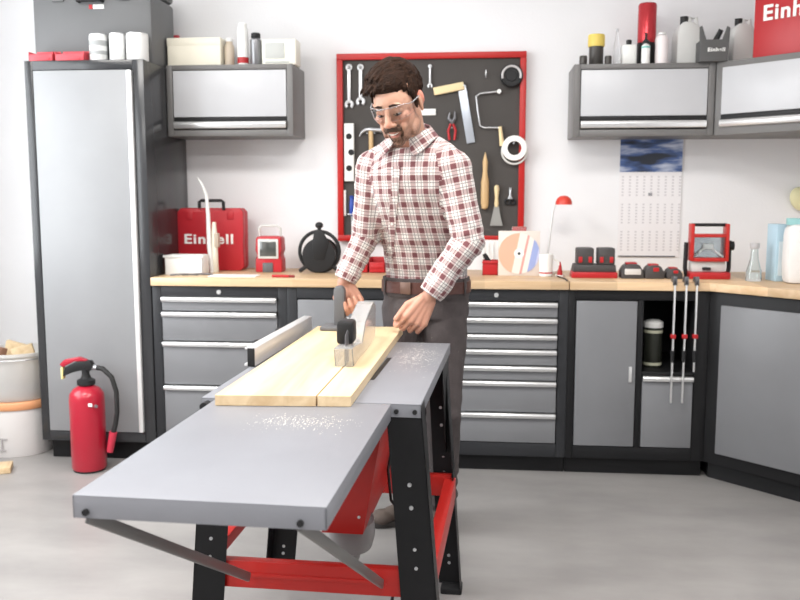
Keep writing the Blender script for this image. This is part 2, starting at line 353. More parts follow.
spanner2(360.5, 65, 104, 'chrome spanner just left of the man\'s hair on the tool board')
spanner2(430, 65, 87, 'small spanner on the tool board right of the man\'s hair', .55)
# spirit level
t = hang('spirit_level', 'short white spirit level hanging upright at the left of the tool board', 'level', 349.5, 152.5); h = 57*SC/2
MB().b2(-.026, .026, -.03, 0, -h, h, .004).build('body', WHITE, t)
for k, zz in enumerate((h-.07, 0, -h+.07)):
    MB().cyl((0 if k != 1 else .012, -.028, zz), (0 if k != 1 else .012, -.034, zz), .016).build('vial_window', BLACK, t)
# hammer
t = hang('claw_hammer', 'claw hammer hanging behind the man\'s shoulder beside the white level', 'hammer', 371, 131)
m = MB(); m.tube([(-.062, -.02, -.03), (-.05, -.02, -.008), (-.028, -.02, .006), (0, -.02, .008)], .007, rr=[.003, .007, .009, .011]); m.cyl((0, -.02, .006), (.05, -.02, .004), .012); m.cyl((.05, -.02, .004), (.06, -.02, .004), .016); m.build('head', STEEL, t)
MB().tube([(0, -.02, .0), (0.002, -.02, -.13), (0, -.02, -.26)], .013).build('shaft', TOOLWOOD, t)
MB().cyl((.02, 0, -.012), (.02, -.03, -.012), .003).cyl((-.02, 0, -.012), (-.02, -.03, -.012), .003).build('peg', STEEL, t)
# blue screwdriver + white marker strip left
t = hang('screwdriver', 'screwdriver with a blue handle low on the left of the tool board', 'screwdriver', 352, 206)
MB().lathe([(.006, -.055), (.013, -.045), (.014, .02), (.01, .035), (.013, .05), (.006, .056)], (0, -.02, 0), 16).build('handle', M('blue_plastic', (.03, .07, .35), .35), t)
MB().cyl((0, -.02, -.05), (0, -.02, -.16), .0035).build('blade', STEEL, t)
MB().cyl((-.02, 0, -.045), (-.02, -.03, -.045), .003).cyl((.02, 0, -.045), (.02, -.03, -.045), .003).b2(-.022, .022, -.036, -.03, -.048, -.042, .001).build('peg', STEEL, t)
t = hang('feeler_strip', 'narrow white strip hanging against the left red frame of the tool board', 'strip', 344.8, 203)
MB().b2(-.006, .006, -.012, 0, -.07, .07, .002).build('blade', WHITE, t)
# white label plate
t = hang('name_plate', 'blank white plate on the tool board right of the man\'s neck', 'plate', 427, 112)
MB().b2(-.047, .047, -.008, 0, -.017, .017, .002).build('plate', WHITE, t)
# pliers
t = hang('pliers', 'dark pliers with red grips beside the steel square on the tool board', 'pliers', 452, 122)
m = MB(); m.tube([(-.012, -.014, .05), (-.018, -.014, .02), (-.002, -.014, 0), (.006, -.014, -.01)], .006, rr=[.004, .009, .011, .007]); m.tube([(.014, -.014, .055), (.016, -.014, .02), (0, -.014, 0), (-.006, -.014, -.01)], .006, rr=[.004, .009, .011, .007]); m.build('jaw', M('dark_steel', (.16, .16, .17), .4, .6), t)
for s in (-1, 1): MB().tube([(s*.006, -.014, -.01), (s*.02, -.014, -.045), (s*.013, -.014, -.095)], .007).build('grip', RED, t)
MB().cyl((0, 0, -.03), (0, -.02, -.03), .003).build('peg', STEEL, t)
# try square
t = hang('try_square', 'try square with pale wood stock and steel blade hanging tilted on the tool board', 'square', 458, 93)
a = at(434, 92, YB); b = at(464, 86, YB); c = at(471, 143, YB); o_ = at(458, 93, YB)
def rl(p): return (p.x-t.location.x, -.014, p.z-t.location.z)
A, B, Cc = [Vector(rl(q)) for q in (a, b, c)]
def bar(p, q, wdt, th, bev=.002):
    dd = q-p; ang = math.atan2(dd.x, dd.z); m = MB(); m.box((p+q)/2, (wdt, th, dd.length), bev, (0, ang, 0)); return m
bar(A, B, .04, .022).build('stock', M('pale_wood', (.78, .62, .36), .5), t)
bar(B+Vector((-.012, .004, 0)), Cc+Vector((0, .004, 0)), .044, .005, .001).build('blade', M('square_steel', (.5, .54, .6), .35, .5), t)
MB().cyl((B.x, 0, B.z), (B.x, -.03, B.z), .004).build('peg', STEEL, t)
# coping saw
t = hang('coping_saw', 'coping saw with a thin steel frame and wooden grip on the tool board', 'saw', 488, 110)
pts = [at(498, 92, YB), at(480, 94, YB), at(476, 97, YB), at(478, 112, YB), at(480, 126, YB), at(484, 128, YB), at(500, 128, YB)]
MB().tube([(p.x-t.location.x, -.022, p.z-t.location.z) for p in pts], .0045).build('frame', STEEL, t)
p = at(500, 128, YB); q = at(502, 146, YB)
MB().cyl((p.x-t.location.x, -.022, p.z-t.location.z+.006), (q.x-t.location.x, -.022, q.z-t.location.z), .009, .013).build('grip', M('pale_wood'), t)
p = at(499, 92, YB); MB().cyl((p.x-t.location.x, 0, p.z-t.location.z), (p.x-t.location.x, -.035, p.z-t.location.z), .011).build('peg', WHITE, t)
# tape measure reel
t = hang('tape_reel', 'round black measuring tape reel in the top right corner of the tool board', 'tape measure', 511.5, 76)
MB().lathe([(.057, 0), (.06, .004), (.06, .03), (.055, .035), (.052, .03), (.03, .03), (.028, .034), (0, .034)], (0, -.001, 0), 36, (PI/2, 0, 0)).build('case', BLACK, t)
MB().torus((0, -.036, 0), .048, .006, (PI/2, 0, 0), 30, 8, -.3, PI+.3).build('rim', M('grey_rim', (.55, .53, .53), .4), t)
# white tape roll
t = hang('tape_roll', 'white roll of masking tape hanging at the right frame of the tool board', 'tape roll', 513.5, 150)
MB().lathe([(.037, 0), (.037, .03), (.063, .03), (.066, .026), (.066, .004), (.063, 0), (.037, 0)], (.004, -.026, .008), 40, (PI/2, 0, 0), cap=False).build('roll', M('tape_white', (.84, .83, .8), .55), t)
MB().torus((.004, -.034, -.008), .066, .005, (PI/2, 0, 0), 36, 8).build('loose_end', M('tape_white2', (.7, .69, .66), .55), t)
MB().cyl((0, 0, .034), (0, -.06, .034), .005).build('peg', STEEL, t)
# wire hook
t = hang('wire_hook', 'tiny bent wire hook near the top of the tool board left of the tape reel', 'hook', 486, 74)
MB().tube([(0, 0, .02), (0, -.012, .02), (0, -.014, 0), (0, -.014, -.015), (0, -.02, -.022)], .003).build('hook', STEEL, t)
# wooden file / brush handle
t = hang('wooden_scraper', 'long pointed wooden modelling tool hanging upright on the tool board', 'wooden tool', 485, 181)
MB().lathe([(.002, .15), (.008, .125), (.014, .10), (.012, .05), (.016, .02), (.021, -.005), (.021, -.12), (.016, -.145), (.005, -.152)], (0, -.024, 0), 20).build('handle', TOOLWOOD, t)
MB().cyl((0, 0, .13), (0, -.03, .13), .003).build('peg', STEEL, t)
# putty knife
t = hang('putty_knife', 'putty knife with pale handle and steel blade on the tool board', 'putty knife', 496.5, 206)
MB().lathe([(.004, .112), (.012, .105), (.014, .09), (.009, .045), (.012, .01), (.008, -.005)], (0, -.018, 0), 18).build('handle', M('pale_wood'), t)
MB().prism([(-.012, 0), (.012, 0), (.018, -.04), (.034, -.105), (-.034, -.105), (-.02, -.04)], -.020, -.017, 'xz').build('blade', M('putty_steel', (.42, .42, .4), .35, .6), t)
MB().cyl((0, 0, .095), (0, -.034, .095), .003).build('peg', STEEL, t)
# scissors
t = hang('scissors', 'small black scissors at the lower right of the tool board', 'scissors', 510, 198)
m = MB(); m.torus((-.012, -.012, -.02), .014, .005, (PI/2, 0, 0), 18, 8); m.torus((.014, -.012, -.02), .014, .005, (PI/2, 0, 0), 18, 8); m.build('handle', BLACK, t)
m = MB(); m.tube([(-.008, -.012, -.006), (.002, -.012, .02), (.005, -.012, .055)], .004, rr=[.005, .005, .001]); m.tube([(.01, -.012, -.006), (0, -.012, .02), (-.004, -.012, .055)], .004, rr=[.005, .005, .001]); m.build('blade', STEEL, t)
MB().cyl((0, 0, -.001), (0, -.02, -.001), .003).build('peg', STEEL, t)

# ------------------------------------------------------------------ calendar
a = at(620.5, 138.5, W); b = at(678.5, 257, W)
t = thing('wall_calendar', 'wall calendar with a dark blue picture above three months, hung under the wall cabinet', 'calendar', ((a.x+b.x)/2, W, b.z)); hw = (b.x-a.x)/2; hh = a.z-b.z
CH_ = hh
def cal_mat():
    m = bpy.data.materials.new('calendar_print'); m.use_nodes = True; nt = m.node_tree; b = nt.nodes['Principled BSDF']; b.inputs['Roughness'].default_value = .38
    tc = nt.nodes.new('ShaderNodeTexCoord'); sx = nt.nodes.new('ShaderNodeSeparateXYZ'); nt.links.new(tc.outputs['Object'], sx.inputs[0])
    def mth(op, a, b=None):
        n = nt.nodes.new('ShaderNodeMath'); n.operation = op
        for i, q in enumerate((a, b)):
            if q is None: continue
            if isinstance(q, (int, float)): n.inputs[i].default_value = q
            else: nt.links.new(q, n.inputs[i])
        return n.outputs[0]
    cx = mth('LESS_THAN', mth('FRACT', mth('MULTIPLY', sx.outputs[0], 27)), .3)
    rz_ = mth('LESS_THAN', mth('FRACT', mth('MULTIPLY', sx.outputs[2], 62)), .55)
    blk = mth('GREATER_THAN', mth('FRACT', mth('MULTIPLY', sx.outputs[2], 1/.145)), .22)
    f = mth('MULTIPLY', mth('MULTIPLY', cx, rz_), blk); f = mth('MULTIPLY', f, .45)
    mx = nt.nodes.new('ShaderNodeMix'); mx.data_type = 'RGBA'; mx.inputs['A'].default_value = (.80, .78, .79, 1); mx.inputs['B'].default_value = (.35, .33, .36, 1)
    nt.links.new(f, mx.inputs['Factor']); nt.links.new(mx.outputs['Result'], b.inputs['Base Color']); return m
MB().b2(-hw, hw, -.006, -.002, .0, hh, 0).build('sheet', cal_mat(), t)
m = MB().b2(-hw, hw, -.0085, -.006, hh-.175, hh-.002, 0); pic = m.build('picture', None, t)
pm = bpy.data.materials.new('calendar_picture'); pm.use_nodes = True; nt = pm.node_tree; bs = nt.nodes['Principled BSDF']; bs.inputs['Roughness'].default_value = .3
tcn = nt.nodes.new('ShaderNodeTexCoord'); mp = nt.nodes.new('ShaderNodeMapping'); mp.inputs['Scale'].default_value = (3, 1, 14); mp.inputs['Rotation'].default_value = (0, .18, 0)
nz = nt.nodes.new('ShaderNodeTexNoise'); nz.inputs['Scale'].default_value = 1.3; nz.inputs['Detail'].default_value = 3
crr = nt.nodes.new('ShaderNodeValToRGB'); e = crr.color_ramp.elements; e[0].position = .4; e[0].color = (.02, .025, .04, 1); e[1].position = .66; e[1].color = (.75, .8, .9, 1); x = e.new(.5); x.color = (.07, .13, .33, 1)
nt.links.new(tcn.outputs['Object'], mp.inputs[0]); nt.links.new(mp.outputs[0], nz.inputs['Vector']); nt.links.new(nz.outputs[0], crr.inputs[0]); nt.links.new(crr.outputs[0], bs.inputs['Base Color'])
pic.data.materials.append(pm)
MB().b2(-hw+.003, hw-.02, -.009, -.006, 0, .006, 0).build('bottom_strip', M('dark_strip', (.12, .12, .13), .5), t)
MB().b2(-.01, .01, -.012, -.006, hh-.30, hh-.285, .001).build('date_marker', M('marker_grey', (.3, .3, .32), .5), t)
# ------------------------------------------------------------------ things on top of the tall cabinet
def xw(px, Y, py=50): return at(px, py, Y).x
def zw(py, Y, px=400): return at(px, py, Y).z
def span(a, b, Y, py=50): return (xw(a, Y, py)+xw(b, Y, py))/2, xw(b, Y, py)-xw(a, Y, py)
TT = 2.0
Yc = 4.36
cx_, wd = span(33, 152, Yc, 30)
t = thing('tool_case', 'large dark grey plastic tool case on top of the tall locker', 'tool case', (cx_, Yc, TT))
GC = M('case_grey', (.13, .132, .135), .5, bump=.05, bscale=150)
MB().b2(-wd/2, wd/2, 0, .33, 0, .345, .02).build('case_bottom', GC, t)
MB().b2(-wd/2, wd/2, 0, .33, .349, .40, .02).build('case_lid', GC, t)
for s in (-.17, .17): MB().b2(s-.03, s+.03, -.012, .004, .31, .39, .004).build('latch', GC, t)
MB().tube([(-.06, 0, .31), (-.06, -.03, .31), (.06, -.03, .31), (.06, 0, .31)], .009).build('handle', BLACK, t)
p = at(97, 3, Yc); l = MB().b2(p.x-cx_-.012-.03, p.x-cx_-.03+.006, -.003, .002, .272, .293, .001).build('badge', RED, t); MB().b2(p.x-cx_-.02, p.x-cx_+.035, -.003, .002, .272, .293, .001).build('badge', WHITE, t)
PINKB = M('red_bin_plastic', (.62, .06, .08), .4)
for i, (a, b) in enumerate(((33, 57), (59, 88))):
    Y = D+.09; cx_, wd = span(a, b, Y, 55); h = .05
    t = thing('storage_bin', 'small open red bin on the tall locker, '+('at its left corner' if i == 0 else 'right beside the white tins'), 'storage bin', (cx_, Y, TT), 0, 'red bins on the tall locker')
    m = MB(); m.b2(-wd/2, wd/2, -.045, .045, 0, .005, .001); m.b2(-wd/2, -wd/2+.004, -.045, .045, 0, h, .001); m.b2(wd/2-.004, wd/2, -.045, .045, 0, h, .001); m.b2(-wd/2, wd/2, .041, .045, 0, h+.012, .001); m.b2(-wd/2, wd/2, -.045, -.041, 0, h-.012, .001); m.build('tray', PINKB, t)
    MB().b2(-wd*.35, wd*.35, -.049, -.044, .006, .02, .001).build('label_slot', PINKB, t)
for i, (a, b, top, lb) in enumerate(((90, 107, 36, 'white tin with a grey printed band beside the red bins'), (110, 125, 35, 'middle white tin of three on the tall locker'), (127, 148, 35, 'widest plain white tin at the right edge of the tall locker'))):
    Y = D+.10; cx_, wd = span(a, b, Y, 48); r = wd/2; h = zw(top, Y, a)-TT
    t = thing('paint_tin', lb, 'tin', (cx_, Y, TT), 0, 'white tins on the tall locker')
    MB().lathe([(r*.95, 0), (r, .006), (r, h-.008), (r*.95, h)], n=28).build('can', M('tin_white', (.74, .74, .73), .35), t)
    MB().lathe([(r*.97, h-.002), (r*.97, h+.004), (r*.8, h+.004), (r*.78, h), (0, h)], n=28).build('lid', ALU, t)
    if i == 0: MB().lathe([(r+.0006, h*.28), (r+.0006, h*.42)], n=28, cap=False).lathe([(r+.0006, h*.6), (r+.0006, h*.8)], n=28, cap=False).build('label', M('label_grey', (.35, .36, .36), .5), t)
# ------------------------------------------------------------------ things on the left wall cabinet
Y = W-.17; ZL = UZ[1]
cx_, wd = span(174, 226, Y); h = zw(37, Y, 200)-ZL-.02
t = thing('cardboard_box', 'cream cardboard box on the left wall cabinet', 'box', (cx_, Y, ZL))
MB().b2(-wd/2, wd/2, -.1, .1, 0, h-.03, .003).build('box_base', CREAM, t)
MB().b2(-wd/2-.002, wd/2+.002, -.102, .102, h-.04, h, .003).build('lid', CREAM, t)
cx_, wd = span(226, 236, Y-.02)
t = thing('glass_jar', 'small brownish jar right of the cream box', 'jar', (cx_, Y-.05, ZL))
MB().lathe([(.024, 0), (.026, .008), (.026, .10), (.018, .118), (.018, .125)]).build('glass', M('tan_plastic', (.5, .42, .33), .4), t)
MB().lathe([(.02, .125), (.021, .13), (.021, .14), (.018, .144)]).build('lid', M('tin_white'), t)
cx_, wd = span(238, 249, Y-.05); h = zw(24, Y-.05, 243)-ZL
t = thing('spray_bottle', 'tall white tube with a red foot print on the left wall cabinet', 'bottle', (cx_, Y-.06, ZL))
MB().lathe([(.026, 0), (.029, .006), (.029, h*.86), (.022, h*.92), (.022, h)]).build('tube', WHITE, t)
MB().lathe([(.0296, h*.06), (.0296, h*.2)], cap=False).build('label', RED, t)
cx_, wd = span(250, 262, Y-.05); h = zw(33, Y-.05, 255)-ZL
t = thing('spray_can', 'dark and silver spray can on the left wall cabinet', 'spray can', (cx_, Y-.05, ZL))
MB().lathe([(.028, 0), (.03, .005), (.03, h*.78), (.02, h*.84)]).build('can', M('grey_can', (.25, .25, .26), .3, .6), t)
MB().lathe([(.022, h*.84), (.024, h*.86), (.024, h*.98), (.018, h)]).build('cap', BLACK, t)
cx_, wd = span(264, 298, Y-.04); h = zw(39, Y, 280)-ZL-.014
t = thing('radio', 'pale cream radio with grey mesh at the right end of the left wall cabinet', 'radio', (cx_, Y-.03, ZL))
MB().b2(-wd/2, wd/2, -.06, .06, 0, h, .008).build('housing', M('cream_plastic', (.80, .79, .70), .5), t)
MB().b2(-wd*.40, wd*.16, -.064, -.058, h*.25, h*.85, .003).build('speaker_mesh', M('mesh_grey', (.50, .51, .49), .6), t)
MB().b2(-wd*.4, wd*.3, -.063, -.058, h*.08, h*.14, .001).build('dial_strip', M('mesh_grey'), t)
cx_, wd = span(174, 179, W-.01, 20)
t = tag(MB().b2(-wd/2, wd/2, -.012, .012, 0, .20, .003).build('wooden_strip', M('red_bin_plastic')), 'narrow red slat standing on the left wall cabinet between grey case and wall', 'slat'); t.location = (cx_, W-.016, ZL)
# ------------------------------------------------------------------ things on the right wall cabinet
ZR = 1.99; Y = W-.20
def cyl_item(name, label, cat, a, b, top, parts, Y=Y, n=26):
    cx_, wd = span(a, b, Y); h = zw(top, Y, a)-ZR
    t = thing(name, label, cat, (cx_, Y, ZR)); r = wd/2
    for (pn, mat, prof) in parts: MB().lathe([(q[0]*r, q[1]*h) for q in prof], n=n).build(pn, mat, t)
    return t
DK = M('dark_brown_plastic', (.045, .04, .036), .35)
t = cyl_item('glue_tub', 'black tub with a broad yellow lid at the left end of the right wall cabinet', 'tub', 588, 604.5, 35, [('tub', DK, [(.85, 0), (.88, .03), (.88, .62)]), ('lid', M('yellow_plastic', (.72, .55, .12), .45), [(1, .62), (1.03, .66), (1.03, .96), (.95, 1)])])
for i, (a, b) in enumerate(((579.5, 587.5), (604.8, 612))):
    cyl_item('tape_reel', ('low black tape reel at the left corner of the right wall cabinet', 'low black tape reel right of the yellow-lidded tub')[i], 'tape roll', a, b, 56, [('reel', DK, [(.8, 0), (1, .1), (1, .8), (.85, 1)]), ('core', WHITE, [(.35, 1), (.35, 1.03)])], Y-.06 if i == 0 else Y-.06)
cyl_item('glass_bottle', 'slim clear bottle between the yellow-lidded tub and the white canister', 'bottle', 613.5, 620, 29, [('bottle', CLEAR, [(.9, 0), (1, .04), (1, .55), (.5, .75), (.4, .92)]), ('stopper', M('clear_grey', (.5, .5, .52), .3), [(.45, .92), (.5, 1)])])
cx_, wd = span(621.5, 636, Y); h = zw(40, Y, 628)-ZR
t = thing('white_canister', 'white square-shouldered canister with a small black cap', 'canister', (cx_, Y, ZR)); MB().b2(-wd/2, wd/2, -.03, .03, 0, h*.8, .008).build('body', WHITE, t); MB().lathe([(.013, h*.79), (.014, h*.98), (.011, h)]).build('cap', BLACK, t)
cyl_item('red_canister', 'tall metallic red can with a black foot on the right wall cabinet', 'can', 637, 655.5, 4, [('foot', BLACK, [(.98, 0), (1, .01), (1, .38)]), ('can', M('metallic_red', (.5, .04, .05), .25, .5), [(1, .381), (1.0, .97), (.9, 1)])], Y+.05)
cyl_item('small_bottle', 'little white bottle with a black cap standing before the tall red can', 'bottle', 641.5, 650, 33, [('bottle', WHITE, [(.92, 0), (1, .04), (1, .58), (.5, .66)]), ('label', M('teal_print', (.25, .55, .5), .5), [(1.02, .5), (1.02, .57)]), ('cap', BLACK, [(.85, .66), (.85, .74), (.3, .8), (.3, 1)])], Y-.07)
cyl_item('cleaner_bottle', 'white bottle with faint pink print right of the tall red can', 'bottle', 655, 668, 33, [('bottle', M('offwhite_print', (.8, .74, .74), .5), [(.95, 0), (1, .03), (1, .8), (.8, .9), (.4, .94)]), ('cap', WHITE, [(.6, .94), (.6, 1)])], Y-.05)
def jug(a, b, top, label):
    Yj = Y+.02; cx_, wd = span(a, b, Yj); h = zw(top, Yj, a)-ZR
    t = thing('jerry_jug', label, 'canister', (cx_, Yj, ZR), 0, 'translucent jugs')
    hw = wd/2
    MB().prism([(-hw, 0), (hw, 0), (hw, h*.6), (hw*.8, h*.78), (hw*.15, h*.86), (-hw*.5, h*.86), (-hw*.85, h*.76), (-hw, h*.6)], -.07, .07, 'xz', .012).build('tank', MILK, t)
    MB().cyl((-hw*.25, 0, h*.85), (-hw*.25, 0, h), hw*.33).build('cap', BLACK, t)
    MB().tube([(hw*.1, 0, h*.84), (hw*.25, 0, h*.97), (hw*.7, 0, h*.97), (hw*.85, 0, h*.72)], .011).build('handle', MILK, t)
jug(674, 698, 17, 'translucent white jug with black cap left of the grey caddy')
jug(729, 751, 19, 'translucent white jug with black cap between grey caddy and red box')
Yg = Y-.09; cx_, wd = span(697, 727, Yg, 45); h = zw(28, Yg, 710)-ZR; hw = wd/2
t = thing('tool_caddy', 'dark grey fabric caddy with raised corners and white name print between two jugs', 'caddy', (cx_, Yg, ZR))
GRF = M('grey_fabric', (.10, .10, .10), .8)
MB().prism([(-hw*.92, 0), (hw*.92, 0), (hw, h*.95), (hw*.8, h), (hw*.5, h*.62), (-hw*.55, h*.62), (-hw*.85, h*1.02), (-hw*1.02, h*.98)], -.05, -.044, 'xz', .001).build('front', GRF, t)
MB().b2(-hw*.92, hw*.92, -.044, .05, 0, .006, .001).b2(-hw*.94, -hw*.9, -.044, .05, 0, h*.6, .001).b2(hw*.9, hw*.94, -.044, .05, 0, h*.6, .001).b2(-hw*.92, hw*.92, .046, .05, 0, h*.6, .001).build('pouch', GRF, t)
text_mesh('name_print', 'Einhell', .024, WHITE, t, (-hw*.45, -.052, h*.28), bold=.03, sx=1.15)
MB().cyl((hw*.05, -.01, h*.5), (hw*.5, -.02, h*.92), .014, .012).build('tool_grip', BLACK, t)
# red boxed set on the corner wall cabinet
v = Vector((1, -1, 0)).normalized(); nrm = Vector((-1, -1, 0)).normalized()
def ondiag(px, py, off):   # point on plane parallel to the corner front, 'off' behind it
    d = _f + _r*((px-400)/FPX) - _u*((py-300)/FPX); o = Vector((0, 0, CAMH)); q = Vector((ux, uy, 0))-nrm*off
    return o+d*((q-o).dot(nrm)/d.dot(nrm))
a = ondiag(752, 58, .03); 
t = thing('tool_box', 'bright red box with white lettering on the corner wall cabinet', 'tool box', (a.x, a.y, ZR), -PI/4)
MB().b2(0, .43, 0, .14, 0, .34, .008).build('body', RED, t)
MB().b2(.0, .43, -.003, .002, .30, .308, .001).build('seam', M('dark_red', (.2, .01, .012), .5), t)
MB().tube([(.15, .05, .34), (.15, .05, .37), (.28, .05, .37), (.28, .05, .34)], .01).build('handle', BLACK, t)
text_mesh('lettering', 'Einhell', .097, WHITE, t, (.045, -.003, .168), bold=.025, sx=1.05)

# ------------------------------------------------------------------ things on the worktop
def onb(px, Y, py=265): return (at(px, py, Y).x, Y, ZT)
def hpx(px, top, Y): return at(px, top, Y).z-ZT
# white paper tray
Y = 4.36; a, wd = span(167, 204, Y, 262); h = hpx(185, 255, Y)
t = thing('paper_tray', 'white open paper tray at the left end of the worktop before the red case', 'tray', (a, Y, ZT))
m = MB(); m.b2(-wd/2, wd/2, -.03, -.027, 0, h, .001); m.b2(-wd/2, wd/2, .08, .083, 0, h, .001); m.b2(-wd/2, -wd/2+.003, -.03, .083, 0, h, .001); m.b2(wd/2-.003, wd/2, -.03, .083, 0, h, .001); m.b2(-wd/2, wd/2, -.03, .083, 0, .003, .001)
m.build('tray', WHITE, t)
m = MB(); m.b2(-wd/2-.008, wd/2+.008, -.036, -.028, h-.012, h, .002); m.build('rim', WHITE, t)
# red case with writing
Y = 4.66; a, wd = span(181, 246, Y, 240); h = hpx(210, 208, Y); hw = wd/2
t = thing('carry_case', 'flat red carry case with white lettering and black handle leaning by the tall locker', 'carry case', (a, Y, ZT))
RC = M('case_red', (.46, .02, .03), .42, bump=.04, bscale=120)
MB().prism([(-hw+.02, 0), (hw-.02, 0), (hw, .02), (hw*.98, h*.45), (hw, h*.6), (hw, h-.02), (hw-.02, h), (hw*.62, h), (hw*.56, h-.012), (-hw*.3, h-.012), (-hw*.36, h), (-hw+.02, h), (-hw, h-.02), (-hw, .02)], -.05, -.002, 'xz', .006).build('front_shell', RC, t)
MB().prism([(-hw+.02, 0), (hw-.02, 0), (hw, .02), (hw, h-.02), (hw-.02, h), (-hw+.02, h), (-hw, h-.02), (-hw, .02)], .001, .05, 'xz', .006).build('rear_shell', RC, t)
hx0 = xw(200, Y, 205)-a; hx1 = xw(224, Y, 205)-a
MB().tube([(hx0, -.01, h-.02), (hx0, -.01, h+.032), (hx0+.012, -.01, h+.04), (hx1-.012, -.01, h+.04), (hx1, -.01, h+.032), (hx1, -.01, h-.02)], .009).build('handle', BLACK, t)
for s in (-hw*.62, hw*.62): MB().b2(s-.018, s+.018, -.056, -.048, h-.06, h-.015, .003).build('latch', RC, t)
lz = at(210, 243, Y).z-ZT
text_mesh('lettering', 'Einhell', .072, WHITE, t, (xw(187, Y, 240)-a, -.0515, lz), bold=.025, sx=1.28)
# white upright bottle with long spout
Y = 4.50; o = onb(215, Y)
t = thing('glue_bottle', 'slim white upright bottle with a long curved spout before the red case', 'bottle', o)
z1 = hpx(215, 222, Y); z2 = hpx(200, 178, Y)
MB().lathe([(.016, 0), (.019, .006), (.017, z1*.5), (.015, z1*.8), (.010, z1)]).build('bottle', CREAM, t)
m = MB(); m.tube([(-.012, -.018, .0), (-.022, -.02, z1*.55), (-.024, -.02, z1*1.15), (-.03, -.02, z1+(z2-z1)*.6), (-.052, -.02, z1+(z2-z1)*.85), (-.075, -.02, z2)], .009, rr=[.012, .012, .011, .009, .007, .004]); m.build('spout', WHITE, t)
MB().b2(.004, .026, -.02, .016, z1*.5, z1*.78, .004).build('trigger', M('tan_plastic'), t)
# small tools lying on the bench
Y = 4.27; o = onb(192, Y, 272)
t = thing('pliers', 'dark thin pliers lying open on the worktop before the paper tray', 'pliers', o, .2)
MB().tube([(-.11, .02, .006), (-.04, .0, .012), (.03, .01, .007)], .005).tube([(.10, .02, .006), (.04, .005, .012), (-.05, .015, .007)], .005).build('jaw', M('dark_steel'), t)
Y = 4.30; o = onb(234, Y, 270)
t = thing('paper_sheet', 'stack of white sheets lying flat before the red carry case', 'paper', o); MB().b2(-.12, .12, -.05, .06, 0, .004, 0).build('sheets', PAPER, t)
Y = 4.25; o = onb(283, Y, 272)
t = thing('marker_pen', 'flat red pen lying on the worktop left of the push-saw fence', 'pen', o, -.05)
t['label'] = 'thin red marker pen lying at the front of the worktop below the lamp and reel'
MB().cyl((-.055, 0, .007), (.03, 0, .007), .007).build('barrel', RED, t); MB().cyl((.03, 0, .007), (.058, 0, .007), .0075, .006).build('cap', M('dark_red', (.2, .01, .012), .5), t)
# small red work lamp
Y = 4.58; a, wd = span(257.5, 283.5, Y, 245); h = hpx(270, 236, Y); hw = wd/2
t = thing('work_lamp', 'small red work lamp with square dark lens beside the red carry case', 'work lamp', (a, Y, ZT))
MB().prism([(-hw, 0), (hw, 0), (hw, h*.35), (hw*.85, h*.48), (hw, h*.6), (hw*.95, h*.95), (hw*.8, h), (-hw*.8, h), (-hw*.95, h*.95), (-hw, h*.6), (-hw*.85, h*.48), (-hw, h*.35)], -.05, .05, 'xz', .008).build('housing', RC, t)
MB().b2(-hw*.78, hw*.78, -.058, -.048, h*.38, h*.93, .012).build('bezel', M('bezel_grey', (.6, .6, .58), .4), t)
MB().b2(-hw*.62, hw*.62, -.062, -.055, h*.45, h*.86, .008).build('lens', M('dark_lens', (.06, .065, .06), .15, coat=1), t)
MB().b2(-hw*.45, hw*.35, -.058, -.045, .0, h*.27, .006).build('battery', GREYPL, t)
MB().tube([(-hw*.75, 0, h-.01), (-hw*.82, -.01, h+.04), (-hw*.6, -.01, h+.055), (hw*.6, -.01, h+.055), (hw*.82, -.01, h+.04), (hw*.75, 0, h-.01)], .007).build('handle', M('bezel_grey'), t)
# cable reel
Y = 4.56; a, wd = span(300, 341, Y, 245); h = hpx(318, 229, Y); R_ = h*.48
t = thing('cable_reel', 'round black cable reel in a hoop stand with a top knob behind the man\'s arm', 'cable reel', (a, Y, ZT))
for yy in (-.045, .055): MB().lathe([(R_*.80, -.006), (R_*.80, .006), (R_*.7, .008)], (0, yy, h*.41), 40, (PI/2, 0, 0)).build('flange', BLACK, t)
MB().lathe([(R_*.70, -.038), (R_*.74, -.02), (R_*.72, 0), (R_*.74, .02), (R_*.70, .045)], (0, 0, h*.41), 40, (PI/2, 0, 0)).build('cable', M('rubber_cable', (.015, .015, .015), .6), t)
MB().torus((0, -.03, h*.49), R_*.96, .0095, (PI/2, 0, 0), 44, 8).prism([(-R_*.26, h*.3), (R_*.26, h*.3), (R_*.5, h*.72), (.02, h*.98), (-.02, h*.98), (-R_*.3, h*.72)], -.056, -.05, 'xz', .002).build('stand_hoop', BLACK, t)
MB().cyl((0, -.03, h*.97), (0, -.03, h*1.07), .011, .009).ell((0, -.03, h*1.09), (.022, .016, .018), sub=2).build('knob', BLACK, t)
for s in (-1, 1): MB().cap((s*R_*.60, -.03, h*.16), (s*R_*.92, -.03, .012), .011).build('foot', BLACK, t)
# red boxes behind the man
for i, (a0, b0, a1, top) in enumerate(((353, 369, 0, 258), (370, 386, 0, 257))):
    Y = 4.60; a, wd = span(a0, b0, Y, 262); h = hpx(360, top, Y)
    t = thing('parts_bin', ('small open red bin on the worktop beside the cable reel', 'small open red bin just left of the man\'s waist on the worktop')[i], 'storage bin', (a, Y, ZT), 0, 'red bins behind the man')
    hw = wd/2; m = MB(); m.b2(-hw, hw, -.05, -.046, 0, h*.7, .001); m.b2(-hw, hw, .046, .05, 0, h, .001); m.b2(-hw, -hw+.004, -.05, .05, 0, h, .001); m.b2(hw-.004, hw, -.05, .05, 0, h, .001); m.b2(-hw, hw, -.05, .05, 0, .004, .001); m.build('tray', RED, t)
    MB().b2(-hw*.8, hw*.8, -.054, -.049, h*.3, h*.5, .002).build('grip_lip', RED, t)
